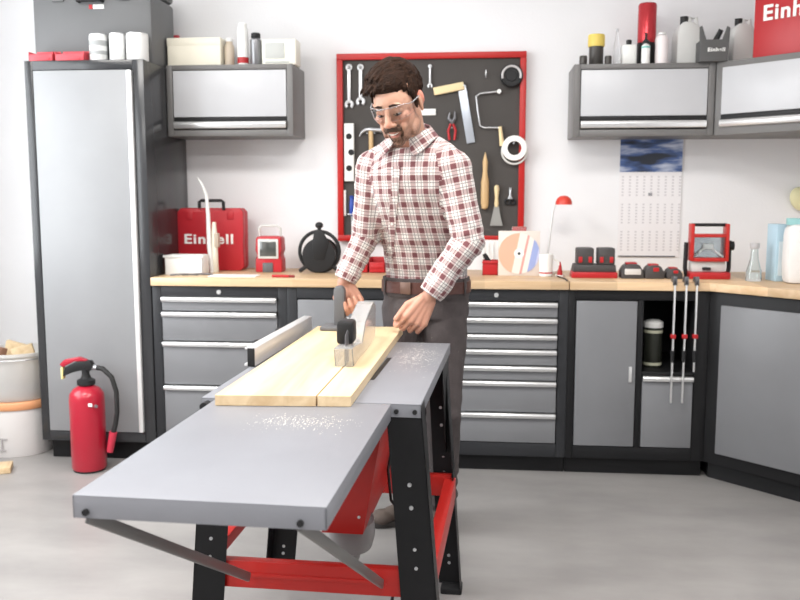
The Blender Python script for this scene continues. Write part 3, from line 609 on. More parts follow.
# red tub with dark tools right of the man
Y = 4.52; a, wd = span(482.5, 498, Y, 264); h = hpx(490, 260, Y); hw = wd/2
t = thing('parts_bin', 'red open tub right of the man\'s arm, left of the sanding disc pack', 'storage bin', (a, Y, ZT))
m = MB(); m.b2(-hw, hw, -.045, -.041, 0, h, .001); m.b2(-hw, hw, .041, .045, 0, h, .001); m.b2(-hw, -hw+.004, -.045, .045, 0, h, .001); m.b2(hw-.004, hw, -.045, .045, 0, h, .001); m.b2(-hw, hw, -.045, .045, 0, .004, .001); m.build('tray', RED, t)
MB().b2(-hw*1.06, hw*1.06, -.052, -.043, h-.014, h-.004, .002).build('rim', RED, t)
t = thing('hand_drill', 'dark tool with an angled grip lying in the red tub', 'hand tool', (a, Y, ZT+.006)); MB().tube([(hw*.5, 0, .02), (0, 0, .05), (-hw*.6, -.01, .085), (-hw*.8, -.01, .10)], .012, rr=[.011, .013, .013, .010]).build('grip', BLACK, t)
# white splash plate behind
Y = 4.72; a, wd = span(482, 505, Y, 250)
t = thing('plastic_sheet', 'white ribbed plate leaning against the wall behind the red tub', 'plate', (a, Y, ZT)); m = MB(); m.b2(-wd/2, wd/2, -.004, .004, 0, hpx(490, 240, Y), .001)
for k in range(5): m.b2(-wd/2+wd*(k+.4)/5, -wd/2+wd*(k+.55)/5, -.008, .0, .005, hpx(490, 242, Y), .001)
m.build('plate', M('plate_white', (.74, .73, .71), .5), t)
# disc pack (square backing + printed disc)
Y = 4.46; c = at(519, 252, Y); h = hpx(520, 231, Y); hw = (xw(539, Y, 250)-xw(497.5, Y, 250))/2
t = thing('sanding_disc_pack', 'clear pack with a round orange, cream and blue sanding disc standing on the worktop', 'disc pack', (c.x, Y, ZT), 0)
MB().b2(-hw, hw, .0, .012, 0, h, .002).build('backing', M('pack_card', (.70, .62, .56), .4), t)
dm = bpy.data.materials.new('disc_print'); dm.use_nodes = True; nt = dm.node_tree; bs = nt.nodes['Principled BSDF']; bs.inputs['Roughness'].default_value = .35
tcn = nt.nodes.new('ShaderNodeTexCoord'); mp = nt.nodes.new('ShaderNodeMapping'); mp.inputs['Rotation'].default_value = (0, -.2, 0); sx = nt.nodes.new('ShaderNodeSeparateXYZ')
nt.links.new(tcn.outputs['Object'], mp.inputs[0]); nt.links.new(mp.outputs[0], sx.inputs[0])
ad = nt.nodes.new('ShaderNodeMath'); ad.operation = 'MULTIPLY_ADD'; ad.inputs[1].default_value = 1/.23; ad.inputs[2].default_value = .5; nt.links.new(sx.outputs[0], ad.inputs[0])
crr = nt.nodes.new('ShaderNodeValToRGB'); crr.color_ramp.interpolation = 'CONSTANT'; e = crr.color_ramp.elements; e[0].color = (.72, .42, .30, 1); e[1].position = .33; e[1].color = (.78, .73, .66, 1)
for ps, cc in ((.50, (.66, .33, .30, 1)), (.55, (.75, .70, .66, 1)), (.66, (.30, .36, .62, 1)), (.80, (.55, .56, .72, 1))): x = e.new(ps); x.color = cc
nt.links.new(ad.outputs[0], crr.inputs[0]); nt.links.new(crr.outputs[0], bs.inputs['Base Color'])
MB().lathe([(hw*.99, -.004), (hw*.99, .0), (0, .0)], (0, -.004, h*.5), 48, (PI/2, 0, 0)).build('disc', dm, t)
MB().lathe([(hw*.24, 0), (hw*.24, .002)], (0, -.004, h*.5), 24, (PI/2, 0, 0)).build('centre_sticker', WHITE, t)
MB().lathe([(hw*.07, 0), (hw*.07, .003)], (0, -.005, h*.5), 16, (PI/2, 0, 0)).build('hole', BLACK, t)
MB().b2(-hw*.35, hw*.35, .0, .008, h, h+.022, .003).build('hang_tab', CLEAR, t)
# mug
Y = 4.44; a, wd = span(539, 553, Y, 264); h = hpx(545, 254, Y); r = wd/2
t = thing('mug', 'white mug with a red line near its foot before the desk lamp', 'mug', (a, Y, ZT))
MB().lathe([(r*.85, 0), (r*.95, .004), (r, h), (r*.9, h), (r*.85, .008), (0, .008)], n=28).build('cup', WHITE, t)
MB().torus((r*1.0, 0, h*.5), h*.27, .005, (PI/2, 0, 0), 20, 8, -PI/2, PI/2).build('handle', WHITE, t)
MB().lathe([(r*.962, h*.14), (r*.967, h*.2)], n=28, cap=False).build('stripe', RED, t)
# desk lamp with red shade
Y = 4.62; b0 = at(545, 268, Y); elbow = at(553, 212, Y); sh = at(563.5, 203, Y)
t = thing('desk_lamp', 'thin white desk lamp with a small red dome shade standing against the wall', 'desk lamp', (b0.x, Y, ZT))
MB().lathe([(.055, 0), (.055, .01), (.02, .02), (.012, .03)]).build('base', WHITE, t)
e1 = (elbow.x-b0.x, 0, elbow.z-ZT); s1 = (sh.x-b0.x, -.02, sh.z-ZT+.01)
MB().tube([(0, 0, .02), (e1[0]*.3, 0, e1[2]*.3), e1], .006).build('arm', M('lamp_white', (.72, .72, .72), .4), t)
MB().tube([e1, (e1[0]+.01, 0, e1[2]+.04), s1], .005).build('neck', M('lamp_white'), t)
MB().cyl((0, 0, .02), (0, 0, .045), .012).build('joint', BLACK, t)
MB().lathe([(.043, -.018), (.041, -.002), (.034, .014), (.02, .025), (.0, .029)], s1, 28).build('lamp_shade', M('lamp_red', (.60, .05, .03), .35), t)
Y = 4.44; o = onb(560, Y); t = thing('push_pin_holder', 'tiny red upright clip right of the white mug', 'clip', o)
MB().lathe([(.014, 0), (.013, .02), (.008, .05), (.002, .075)]).build('clip', RED, t); MB().lathe([(.022, 0), (.022, .008)], n=20).build('base', WHITE, t)
Y = 4.30; t = tag(MB().tube([(-.015, .12, .004), (.0, .05, .004), (.012, -.02, .004), (.014, -.126, .004)], .003).build('lamp_cable', BLACK), 'thin dark cable running to the worktop front edge at the joint', 'cable'); t.location = (at(562, 276, Y).x, Y, ZT)
# charger with two batteries
BD = M('battery_dark', (.055, .05, .05), .5)
Y = 4.42; a, wd = span(570.5, 616, Y, 270); h = hpx(590, 264, Y); hw = wd/2
t = thing('battery_charger', 'red and black double charging station on the worktop', 'charger', (a, Y, ZT))
MB().prism([(-hw, 0), (hw, 0), (hw, h*.45), (-hw*.95, h*.45)], -.06, .07, 'xz', .004).build('base', RED, t)
MB().prism([(-hw*.94, h*.45), (hw*.96, h*.45), (hw*.92, h), (-hw*.86, h)], -.05, .07, 'xz', .004).build('deck', BD, t)
bh = hpx(590, 247.5, Y)
for i, (p0, p1) in enumerate(((576, 593), (597, 614))):
    c, w2 = span(p0, p1, Y, 255); w2 /= 2
    t = thing('battery', ('left', 'right')[i]+' black battery plugged into the red charging station', 'battery', (c, Y, ZT+h), 0, 'charging batteries')
    hh_ = bh-h
    MB().b2(-w2, w2, -.045, .05, 0, hh_, .008).build('pack', BD, t)
    for s in (-1, 1): MB().b2(s*w2*.45-w2*.22+s*w2*.12, s*w2*.45+w2*.22+s*w2*.12, -.05, -.043, hh_*.12, hh_*.48, .004).build('latch', RED, t)
# low battery packs
for i, (p0, p1, tp, lb) in enumerate(((620, 642.5, 262, 'wide battery charger with pale front label, left of two loose batteries'), (643.5, 663, 263.5, 'loose dark battery with red top in the middle of the row under the calendar'), (665, 681, 267, 'smallest loose battery at the right of the row, beside the red floodlight'))):
    Y = 4.40; c, w2 = span(p0, p1, Y, 270); w2 /= 2; h = hpx(p0, tp, Y)
    t = thing('battery' if i else 'compact_charger', lb, 'battery' if i else 'charger', (c, Y, ZT))
    MB().prism([(-w2, 0), (w2, 0), (w2*.98, h*.45), (w2*.6, h*.85), (w2*.3, h*.92), (-w2*.3, h*.92), (-w2*.7, h*.8), (-w2, h*.45)], -.05, .05, 'xz', .005).build('pack', BD, t)
    MB().b2(-w2*.55, w2*.45, -.03, .03, h*.85, h, .006).build('top_latch', RED, t)
    if i == 0: MB().b2(-w2*.72, w2*.72, -.0535, -.048, h*.25, h*.62, .003).build('front_label', M('label_pale', (.6, .58, .56), .5), t)
    else: MB().b2(-w2*.2, w2*.4, -.054, -.046, h*.5, h*.78, .003).build('button', RED, t)
# red floodlight
Y = 4.42; a, wd = span(688.5, 726.5, Y, 250); hw = wd/2; zt = hpx(707, 223.5, Y); zm = hpx(707, 234.5, Y); zl = hpx(707, 258.5, Y); zb_ = hpx(707, 269, Y)
t = thing('floodlight', 'red floodlight with a reflector window and black side knobs on the worktop', 'floodlight', (a, Y, ZT))
m = MB(); f_ = .016
m.b2(-hw, -hw+f_, -.05, .02, zl-.01, zt, .003); m.b2(hw-f_, hw, -.05, .02, zl-.01, zt, .003); m.b2(-hw+f_, hw-f_, -.05, .02, zm-.012, zm+.004, .003); m.b2(-hw+f_, hw-f_, -.05, .02, zl-.012, zl+.006, .003)
m.build('head_frame', REDMET, t)
MB().cyl((-hw+f_*.5, -.015, zt-.006), (hw-f_*.5, -.015, zt-.006), .008).build('carry_bar', BLACK, t)
m = MB(); m.prism([(-hw+f_, zl), (hw-f_, zl), (hw-f_, zm-.01), (-hw+f_, zm-.01)], .0, .015, 'xz'); m.build('reflector', M('reflector', (.45, .45, .47), .15, .9), t)
zc = (zl+zm)/2
MB().b2(-.025, .025, -.02, .001, zc-.014, zc+.014, .003).build('lamp_chip', M('chip_white', (.85, .85, .85), .4), t)
m = MB()
for s in (-1, 1): m.tube([(s*.022, -.008, zc-.01), (s*(hw-f_-.004), -.02, zl+.008)], .005)
m.build('reflector_rib', M('chip_white'), t)
MB().b2(-hw+f_, hw-f_, -.035, -.032, zl+.004, zm-.01, 0).build('front_glass', GLASS, t)
for s, (zz0, zz1) in ((-1, (.0, zc+.02)), (1, (.0, zc+.03))): MB().tube([(s*(hw+.012), 0, zz1), (s*(hw+.014), .0, zz0+.05), (s*(hw+.006), 0, zz0+.008)], .010).build('side_bracket', BLACK, t)
MB().cyl((hw, -.01, zc+.005), (hw+.03, -.01, zc+.005), .022).build('knob', BLACK, t)
MB().b2(-hw+.01, hw-.01, -.03, .03, zb_*.75, zl-.012, .004).build('driver_box', M('bezel_grey'), t)
MB().b2(-.03, .01, -.045, -.028, zb_*.95, zb_*1.25, .004).build('switch', BLACK, t)
MB().b2(-hw*1.05, hw*1.08, -.07, .06, 0, zb_*.75, .006).build('base', RED, t)
# carafe
Y = 4.30; a, wd = span(746, 762, Y, 265); r = wd/2; h = hpx(754, 243, Y)
t = thing('glass_carafe', 'small clear glass flask with a grey stopper right of the floodlight', 'flask', (a, Y, ZT))
MB().lathe([(r*.95, 0), (r, .004), (r*.95, h*.25), (r*.5, h*.6), (r*.42, h*.85), (r*.37, h*.85), (r*.45, h*.6), (r*.88, h*.25), (r*.9, .01), (0, .01)], n=28).build('flask', GLASS, t)
MB().lathe([(r*.5, h*.85), (r*.6, h*.88), (r*.6, h)], n=20).build('stopper', M('clear_grey'), t)
# packs at the far right
Y = 4.33; c, w2 = span(771, 783, Y, 250)
t = thing('carton', 'tall light blue and white carton at the right end of the worktop', 'carton', (c, Y, ZT), .15); h = hpx(777, 224, Y)
MB().b2(-w2/2, w2/2, -.05, .05, 0, h, .003).build('carton', M('light_blue_print', (.45, .62, .72), .5), t)
MB().b2(-w2*.3, w2*.1, -.052, -.049, h*.1, h*.7, 0).build('label', M('label_lightblue', (.70, .80, .85), .5), t)
Y = 4.20; c, w2 = span(784.5, 816, Y, 250)
t = thing('refill_bag', 'white bag with a teal folded top at the right picture edge', 'bag', (c, Y, ZT)); h = hpx(795, 220, Y); hw = w2/2
m = MB(); m.prism([(-hw*.9, 0), (hw*.9, 0), (hw, h*.3), (hw*.97, h*.8), (hw*.8, h*.93), (-hw*.8, h*.93), (-hw*.97, h*.8), (-hw, h*.3)], -.05, .05, 'xz', .02); m.build('bag', M('bag_white', (.80, .79, .78), .6, bump=.4, bscale=25), t)
MB().b2(-hw*.95, hw*.95, -.012, .012, h*.92, h*1.03, .004).build('folded_top', M('teal_top', (.30, .55, .55), .5), t)
Y = W; p = at(800, 199, Y-.02)
t = thing('wall_scoop', 'pale yellow rounded scoop hanging on the wall at the right edge', 'scoop', (p.x, Y, p.z))
MB().ell((0, -.03, 0), (.052, .025, .065), (0, -.5, 0)).build('bowl', M('pale_yellow', (.72, .68, .42), .5), t)
MB().tube([(-.0, -.02, .05), (.03, -.02, .11), (.035, -.004, .12)], .008).build('stem', M('pale_yellow'), t)
# three bar clamps on the worktop edge
for i, (pa, lo) in enumerate(((675, 403), (686.5, 403), (697, 372))):
    Yk = D-.034; p = at(pa, 285, Yk); zl_ = at(pa-1, lo, Yk).z
    t = thing('bar_clamp', ('leftmost', 'middle', 'rightmost, shorter')[i]+' of three bar clamps hanging on the worktop edge before the niche', 'clamp', (p.x, Yk, ZT), 0, 'bar clamps')
    MB().b2(-.004, .004, -.006, .006, zl_-ZT, .01, .001).build('rail', ALU, t)
    MB().prism([(-.006, -.012), (-.006, .03), (.04, .026), (.05, .016), (.05, .001), (.014, .001), (.014, -.012)], -.009, .009, 'yz', .002).build('jaw', M('dark_steel'), t)
    zs = at(pa, 336, Yk).z-ZT
    MB().b2(-.012, .012, -.012, .012, zs-.012, zs+.008, .003).build('sliding_arm', RED, t)
    zs2 = at(pa, 357, Yk).z-ZT
    MB().cyl((0, -.0, zs2+.03), (0, 0, zs2-.025), .0105, .008).build('grip', BLACK, t)

# ------------------------------------------------------------------ floor things at the left
t = thing('plastic_bucket', 'lower white bucket with an orange rim line standing left of the tall locker', 'bucket', (-2.462, 4.36, 0), 0, 'stacked buckets')
MB().lathe([(.165, 0), (.17, .008), (.186, .25), (.19, .25), (.19, .262)], n=48).build('bucket', M('bucket_white', (.74, .72, .71), .4), t)
MB().lathe([(.192, .252), (.195, .256), (.195, .285), (.19, .292), (0, .292)], n=48).build('lid', M('orange_lid', (.70, .33, .16), .45), t)
MB().b2(-.03, .03, -.183, -.178, .10, .106, 0).b2(-.004, .004, -.183, -.178, .05, .10, 0).b2(-.02, .02, -.182, -.177, .04, .046, 0).build('print', M('print_grey', (.4, .38, .38), .6), t)
t = thing('plastic_bucket', 'upper milky see-through bucket holding wood offcuts, stacked on the white bucket', 'bucket', (-2.462, 4.36, .293), 0, 'stacked buckets')
MB().lathe([(.165, 0), (.17, .006), (.187, .235), (.196, .235), (.196, .25), (.184, .25), (.165, .012), (0, .012)], n=48).build('bucket', M('milky_bucket', (.78, .78, .77), .3, trans=.45, ior=1.2), t)
m = MB(); m.torus((0, 0, .22), .199, .003, (0.0, 0, 0), 40, 8, PI, 2*PI); m.build('wire_handle', STEEL, t)
for i, (dx, dy, dz, sx_, sy_, sz_, r1, r2) in enumerate(((-.05, .06, .17, .10, .028, .22, .2, .25), (.06, .00, .17, .11, .025, .20, .1, -.25), (.10, .08, .18, .022, .022, .32, 0, .03), (-.07, -.05, .17, .035, .03, .19, .1, .3))):
    t = tag(MB().box((0, 0, 0), (sx_, sy_, sz_), .002).build('wood_offcut', PINE if i != 3 else M('dark_offcut', (.25, .13, .08), .6)), ('broad pale offcut leaning in the upper bucket', 'square pale offcut resting tilted in the upper bucket', 'thin upright lath in the upper bucket', 'dark brown offcut in the upper bucket')[i], 'wood offcut', 'wood offcuts in the bucket')
    t.location = (-2.462+dx, 4.36+dy, .293+dz); t.rotation_euler = (r1*.5, r2, .3*i)
p = atz(2, 468, .015); t = tag(MB().box((0, 0, 0), (.09, .12, .03), .003).build('wood_block', PINE), 'small pale wood block on the floor at the left picture edge', 'wood block'); t.location = (p.x, p.y, .016); t.rotation_euler = (0, 0, .4)
# fire extinguisher
p = atz(86.5, 475, 0); ex, ey = p.x-.022, p.y+.085
t = thing('fire_extinguisher', 'red fire extinguisher with a black hose standing before the tall locker', 'fire extinguisher', (ex, ey, 0))
ER = M('extinguisher_red', (.42, .010, .030), .28, coat=.3)
r = .0835
MB().lathe([(r*.9, .006), (r, .02), (r, .36), (r*.96, .385), (r*.75, .41), (r*.45, .424), (r*.36, .428)], n=40).build('cylinder', ER, t)
MB().lathe([(r*.85, 0), (r*.93, .004), (r*.93, .014), (r*.9, .016)], n=40).build('foot_ring', BLACK, t)
MB().lathe([(r*.42, .425), (r*.52, .432), (r*.52, .452), (r*.3, .462), (r*.22, .48), (r*.25, .52)], n=24).build('valve', BLACK, t)
MB().prism([(.03, .50), (.045, .52), (.03, .55), (-.04, .545), (-.10, .515), (-.11, .47), (-.06, .49), (-.02, .50)], -.018, .018, 'xz', .004).build('squeeze_grip', BLACK, t)
MB().prism([(.01, .552), (-.03, .566), (-.10, .553), (-.125, .53), (-.11, .515), (-.05, .545), (.01, .548)], -.016, .016, 'xz', .003).build('lever', ER, t)
MB().b2(-.122, -.11, -.014, .014, .455, .515, .003).build('safety_tag', M('tag_yellow', (.75, .68, .30), .5), t)
MB().cyl((.03, 0, .515), (.058, 0, .515), .013).build('hose_fitting', STEEL, t)
MB().tube([(.05, 0, .515), (.09, -.005, .51), (.135, -.01, .47), (.158, -.015, .40), (.16, -.02, .30), (.15, -.02, .24), (.135, -.02, .19)], .012).build('hose', M('rubber_cable'), t)
MB().cyl((.137, -.02, .20), (.115, -.02, .10), .019, .016).build('nozzle', M('nozzle_red', (.50, .03, .06), .4), t)
MB().b2(.02, .06, -r-.002+.012, -r+.014, .335, .352, .002).build('sticker', WHITE, t)
MB().cyl((.06, -.05, .335), (.075, -.058, .335), .008).build('gauge', STEEL, t)

# ------------------------------------------------------------------ table saw
SX, SY, SR = -.715, 1.425, -.04
saw = thing('table_saw', 'grey table saw on black legs with red crossbars and an extension table in front', 'table saw', (SX, SY, 0), SR)
def L2(p): 
    d = Vector((p.x-SX, p.y-SY)); c, s = math.cos(-SR), math.sin(-SR); return Vector((d.x*c-d.y*s, d.x*s+d.y*c, p.z))
T = .83
# extension: sheet with folded lips
m = MB(); ew = .455; el = .738
m.b2(0, ew, 0, el, T-.004, T, .0015); m.b2(0, ew, 0, .004, T-.042, T-.001, .001); m.b2(0, .004, 0, el, T-.042, T-.001, .001); m.b2(ew-.004, ew, 0, el, T-.042, T-.001, .001)
ext = m.build('extension_table', TABLE, saw)
for x in (.025, ew-.045): MB().cyl((x, .0, T-.03), (x, -.006, T-.03), .006).build('bolt', BLACK, ext)
# main table
m = MB(); mx0, mx1, my0, my1 = -.042, .530, .745, 1.665
m.b2(mx0, mx1, my0, my1, T-.005, T, .0015); m.b2(mx0, mx1, my0, my0+.004, T-.035, T-.001, .001); m.b2(mx0, mx1, my1-.004, my1, T-.035, T-.001, .001); m.b2(mx0, mx0+.004, my0, my1, T-.035, T-.001, .001); m.b2(mx1-.004, mx1, my0, my1, T-.035, T-.001, .001)
mt = m.build('main_table', TABLE, saw)
MB().b2(.352, .366, 1.02, 1.36, T-.0005, T+.0008, 0).build('mitre_groove', BLACK, mt)
for x in (.468, .515): MB().cyl((x, my0+.001, T-.02), (x, my0-.006, T-.02), .006).build('bolt', BLACK, mt)
MB().cyl((-.026, my0+.002, T-.018), (-.026, my0-.03, T-.018), .011).build('clamp_knob', BLACK, mt)
# legs
def leg(x0t, x1t, x0b, x1b, yt, yb, fl, outer):
    m = MB(); th = .003
    def quad(pts, n):
        A_ = [m.bm.verts.new(p) for p in pts]; B_ = [m.bm.verts.new(Vector(p)+Vector(n)*th) for p in pts]
        m.bm.faces.new(A_); m.bm.faces.new(B_[::-1])
        for i in range(4): m.bm.faces.new((A_[i], B_[i], B_[(i+1) % 4], A_[(i+1) % 4]))
    zt, zb = T-.006, .02
    quad([(x0t, yt, zt), (x1t, yt, zt), (x1b, yb, zb), (x0b, yb, zb)], (0, 1 if fl > 0 else -1, 0))
    ot, ob = (x1t, x1b) if outer > 0 else (x0t, x0b)
    quad([(ot, yt, zt), (ot, yt+fl*1.5, zt), (ob, yb+fl, zb), (ob, yb, zb)], (-outer, 0, 0))
    lg = m.build('leg', BLKMET, saw, smooth=False)
    cx_ = (x0b+x1b)/2
    MB().b2(cx_-.042 if outer < 0 else cx_-.03, cx_+.03 if outer < 0 else cx_+.042, yb-.012 if fl > 0 else yb-.05, yb+.05 if fl > 0 else yb+.012, 0, .024, .004).build('rubber_foot', BLACK, lg)
    sg = -1 if fl > 0 else 1
    for zz in (.62, .56, .26, .21, .115, .09):
        k = (zt-zz)/(zt-zb); xx = (x0t+x1t)/2*(1-k)+(x0b+x1b)/2*k; yy = yt*(1-k)+yb*k
        MB().cyl((xx, yy+.002*(-sg), zz), (xx, yy-.004, zz), .0055, n=12).build('bolt', STEEL, lg)
    for zz in (.40, .45):
        k = (zt-zz)/(zt-zb); xx = (x0t+x1t)/2*(1-k)+(x0b+x1b)/2*k; yy = yt*(1-k)+yb*k
        MB().cyl((xx, yy+.002, zz), (xx, yy-.003, zz), .0045, n=12).build('bolt', STEEL, lg)
    return lg
leg(.440, .530, .502, .597, .750, .742, .05, 1)       # front right
leg(-.042, .046, -.103, -.016, .750, .742, .05, -1)  # front left
leg(.455, .525, .51, .588, 1.60, 1.50, -.06, 1)      # rear right
leg(-.04, .05, -.095, -.005, 1.60, 1.50, -.06, -1)   # rear left
# wide gusset plate on the rear right leg
MB().prism([(1.60, T-.01), (1.36, T-.01), (1.50, .50), (1.57, .46)], .527, .530, 'yz').build('gusset', BLKMET, saw)
# red crossbars
def cbar(x0, x1, y, z0, z1, name='crossbar'):
    m = MB(); m.b2(x0, x1, y-.002, y+.002, z0, z1, .001); m.b2(x0, x1, y, y+.028, z1-.003, z1, .001); m.b2(x0, x1, y, y+.028, z0, z0+.003, .001); m.b2(x0+.105, x1-.105, y-.006, y-.001, (z0+z1)/2-.006, (z0+z1)/2+.006, .003)
    return m.build(name, REDMET, saw)
cbar(-.05, .545, .757, .315, .388); cbar(-.04, .55, 1.50, .33, .402)
def sbar(x, s, y0, y1, z0, z1):
    m = MB(); m.b2(x-.002, x+.002, y0, y1, z0, z1, .001); m.b2(min(x, x-s*.035), max(x, x-s*.035), y0, y1, z1-.003, z1, .001); return m.build('crossbar', REDMET, saw)
sbar(.562, 1, .78, 1.51, .315, .392); sbar(-.072, -1, .78, 1.51, .315, .392)
# red chute and dust nozzle
q0 = L2(at(323, 535, 2.26)); q1 = L2(at(363, 535, 2.26)); q2 = L2(at(381, 436, 2.26)); yq = q1.y
m = MB(); zb2 = q1.z; zt2 = T-.012; xr = q1.x+(q2.x-q1.x)*(zt2-zb2)/(q2.z-zb2)
poly = [(q0.x-.03, zb2), (q1.x, zb2), (xr, zt2), (.10, zt2)]
m.prism(poly, yq, yq+.5, 'xz', .003); hs = m.build('saw_housing', REDMET, saw)
pb = L2(at(359, 517, 2.26)); MB().cyl((pb.x, yq+.001, pb.z), (pb.x, yq-.004, pb.z), .004, n=12).build('bolt', STEEL, hs)
MB().b2(q0.x-.026, q0.x-.004, yq-.002, yq+.001, zb2+.004, zb2+.05, 0).build('warning_label', WHITE, hs)
GN = M('grey_nozzle', (.30, .30, .30), .35, trans=.15)
c = L2(at(352, 545, 2.36)); MB().lathe([(.030, -.09), (.034, -.06), (.062, -.035), (.066, 0), (.058, .05)], (c.x, c.y, zb2-.03), 28, (.25, .15, 0)).build('dust_nozzle', GN, saw)
# struts
for (pa, pz_) in (((88, 516, 1.44), (249, 577, 2.15)), ((300, 527, 1.44), (382, 584, 2.15))):
    A_ = L2(at(*pa)); B_ = L2(at(*pz_)); A_.z = T-.045
    dd = B_-A_; m = MB(); m.box((A_+B_)/2, (.010, dd.length, .024), .003, dd.to_track_quat('Y', 'Z').to_matrix()); m.build('support_strut', M('strut_grey', (.20, .195, .19), .4, .5), saw)
# rip fence
fa = L2(Vector((-.697, 2.58, 0))); fb = L2(Vector((-.664, 3.30, 0)))
dd = fb-fa; dd.z = 0; ang = math.atan2(-dd.x, dd.y); mid = (fa+fb)/2
m = MB(); m.box((mid.x, mid.y, T+.030), (.008, dd.length, .056), .002, (0, 0, ang)); m.box((mid.x-.014, mid.y, T+.056), (.030, dd.length, .006), .002, (0, 0, ang)); m.box((mid.x-.014, mid.y, T+.006), (.034, dd.length, .008), .002, (0, 0, ang))
fen = m.build('rip_fence', M('fence_aluminium', (.66, .66, .67), .35, .5), saw)
MB().box((fa.x-.008, fa.y-.002, T+.030), (.022, .006, .056), .001, (0, 0, ang)).build('end_cap', BLACK, fen)
for k in (.28, .62):
    pp = fa+dd*k; MB().lathe([(.007, 0), (.007, .02), (.017, .022), (.017, .042), (.013, .045)], (pp.x-.045, pp.y, T+.005), 16).build('fence_knob', BLACK, fen)
# blade, riving knife, guard
bx = -.402
def P3(px, py, y): q = at(px, py, y); return (y, q.z)
def loc_part(o):    # built in world coordinates, moved into the saw's frame
    o.data.transform(Matrix.Rotation(-SR, 4, 'Z') @ Matrix.Translation((-SX, -SY, 0))); return o
m = MB(); pts = []
for k in range(48):
    a = 2*PI*k/48; pts.append((2.73+.155*math.cos(a), .742+.155*math.sin(a))); pts.append((2.73+.148*math.cos(a+.07), .742+.148*math.sin(a+.07)))
m.prism(pts, bx-.0012, bx+.0012, 'yz'); loc_part(m.build('saw_blade', M('blade_steel', (.20, .17, .17), .35, .8), saw, smooth=False))
m = MB(); m.prism([(2.50, .84), (2.485, .90), (2.50, .945), (2.54, .955), (2.555, .93), (2.565, .84), (2.55, .70), (2.52, .70)], bx-.001, bx+.001, 'yz'); loc_part(m.build('riving_knife', M('dark_steel'), saw))
prof = [P3(345, 366, 2.48), P3(343, 349, 2.46), P3(344, 346, 2.52), P3(350, 343, 2.66), P3(355, 322, 2.74), P3(362, 305, 2.90), P3(366, 302, 2.95), P3(370, 307, 3.00), P3(370, 335, 2.98), P3(356, 349, 2.80), P3(350, 357, 2.60)]
gw = .026
for s in (-1, 1):
    m = MB(); m.prism(prof, bx+s*gw-.0015, bx+s*gw+.0015, 'yz')
    o = loc_part(m.build('guard_side', CLEAR, saw))
m = MB()
for i in range(0, 8):
    (y0, z0), (y1, z1) = prof[i], prof[i+1]
    n_ = Vector((0, z1-z0, -(y1-y0))); n_ = n_.normalized()*-.0025
    A_ = [m.bm.verts.new(v_) for v_ in ((bx-gw, y0, z0), (bx+gw, y0, z0), (bx+gw, y1, z1), (bx-gw, y1, z1))]
    B_ = [m.bm.verts.new(v_.co+n_) for v_ in A_]
    m.bm.faces.new(A_); m.bm.faces.new(B_[::-1])
    for k in range(4): m.bm.faces.new((A_[k], B_[k], B_[(k+1) % 4], A_[(k+1) % 4]))
loc_part(m.build('guard_top', M('frosted_guard', (.92, .93, .94), .22, trans=.85, ior=1.2), saw))
q = at(344.5, 345, 2.56); q2 = at(344.5, 322, 2.56)
m = MB(); m.box((q.x, 2.60, (q.z+q2.z)/2), (.050, .080, q2.z-q.z), .010); dp = loc_part(m.build('dust_port', BLACK, saw))
# power cable
m = MB(); c1 = [at(393, 442, 2.6), at(388, 470, 2.55), at(391, 500, 2.5), at(402, 515, 2.45), at(412, 530, 2.4), at(405, 560, 2.35), at(396, 578, 2.3)]
zz = [(p_.x, p_.y, p_.z) for p_ in c1]+[(-.26, 2.36, .16), (-.24, 2.4, .02), (-.2, 2.6, .008)]
loc_part(m.tube(zz, .0045).build('power_cable', M('rubber_cable'), saw))
# ------------------------------------------------------------------ board, sawdust, push block
zb3 = T+.001; bt = .026
FL, FR, RR, RL = (-.664, 2.085), (-.326, 2.105), (-.305, 3.26), (-.627, 3.25)
kf = (-.411, 2.1); ke = (-.402, 2.60)
m = MB(); k = .0022
poly = [FL, (kf[0]-k, 2.1), (ke[0]-k, ke[1]), (ke[0]-k, 2.88), (ke[0]+k, 2.88), (ke[0]+k, ke[1]), (kf[0]+k, 2.1), FR, RR, RL]
org = Vector((-.48, 2.6, zb3)); m.prism([(a-org.x, b-org.y) for a, b in poly], 0, bt, 'xy', 0)
t = thing('wooden_board', 'pale pine board with a saw cut lying on the table saw', 'board', org)
m.build('plank', PINE, t, smooth=False)
def flakes(name, label, n, cen, sx_, sy_, size, z):
    m = MB()
    for i in range(n):
        x = cen[0]+random.gauss(0, sx_); y = cen[1]+random.gauss(0, sy_); s = size*random.uniform(.4, 1.4); a = random.uniform(0, PI)
        p = [Vector((math.cos(a+b)*s*random.uniform(.5, 1), math.sin(a+b)*s*random.uniform(.5, 1), 0)) for b in (0, 2.1, 4.2)]
        vs_ = [m.bm.verts.new((x+v_.x, y+v_.y, z+.0003)) for v_ in p]+[m.bm.verts.new((x, y, z+s*.7))]
        m.bm.faces.new(vs_[:3])
        for j in range(3): m.bm.faces.new((vs_[j], vs_[(j+1) % 3], vs_[3]))
    return tag(m.build(name, M('sawdust', (.85, .80, .70), .9), smooth=False), label, 'sawdust', kind='stuff')
c = atz(300, 422, T); flakes('sawdust', 'pale sawdust scattered on the extension before the board', 420, (c.x, c.y), .060, .036, .0016, T)
c = atz(418, 356, T); flakes('sawdust', 'fine sawdust on the right part of the main table', 650, (c.x, c.y), .040, .11, .0014, T)
zt4 = zb3+bt
hp = at(340, 320, 3.20)
t = thing('push_block', 'dark grey push block with an upright grip in the man\'s right hand', 'push block', (hp.x, 3.20, zt4+.0005))
MB().b2(-.064, .048, -.07, .045, 0, .014, .005).build('base_plate', GREYPL, t)
MB().prism([(-.021, .01), (-.021, .145), (-.012, .160), (.012, .160), (.021, .145), (.021, .01)], -.022, .022, 'xz', .008).build('grip', GREYPL, t)
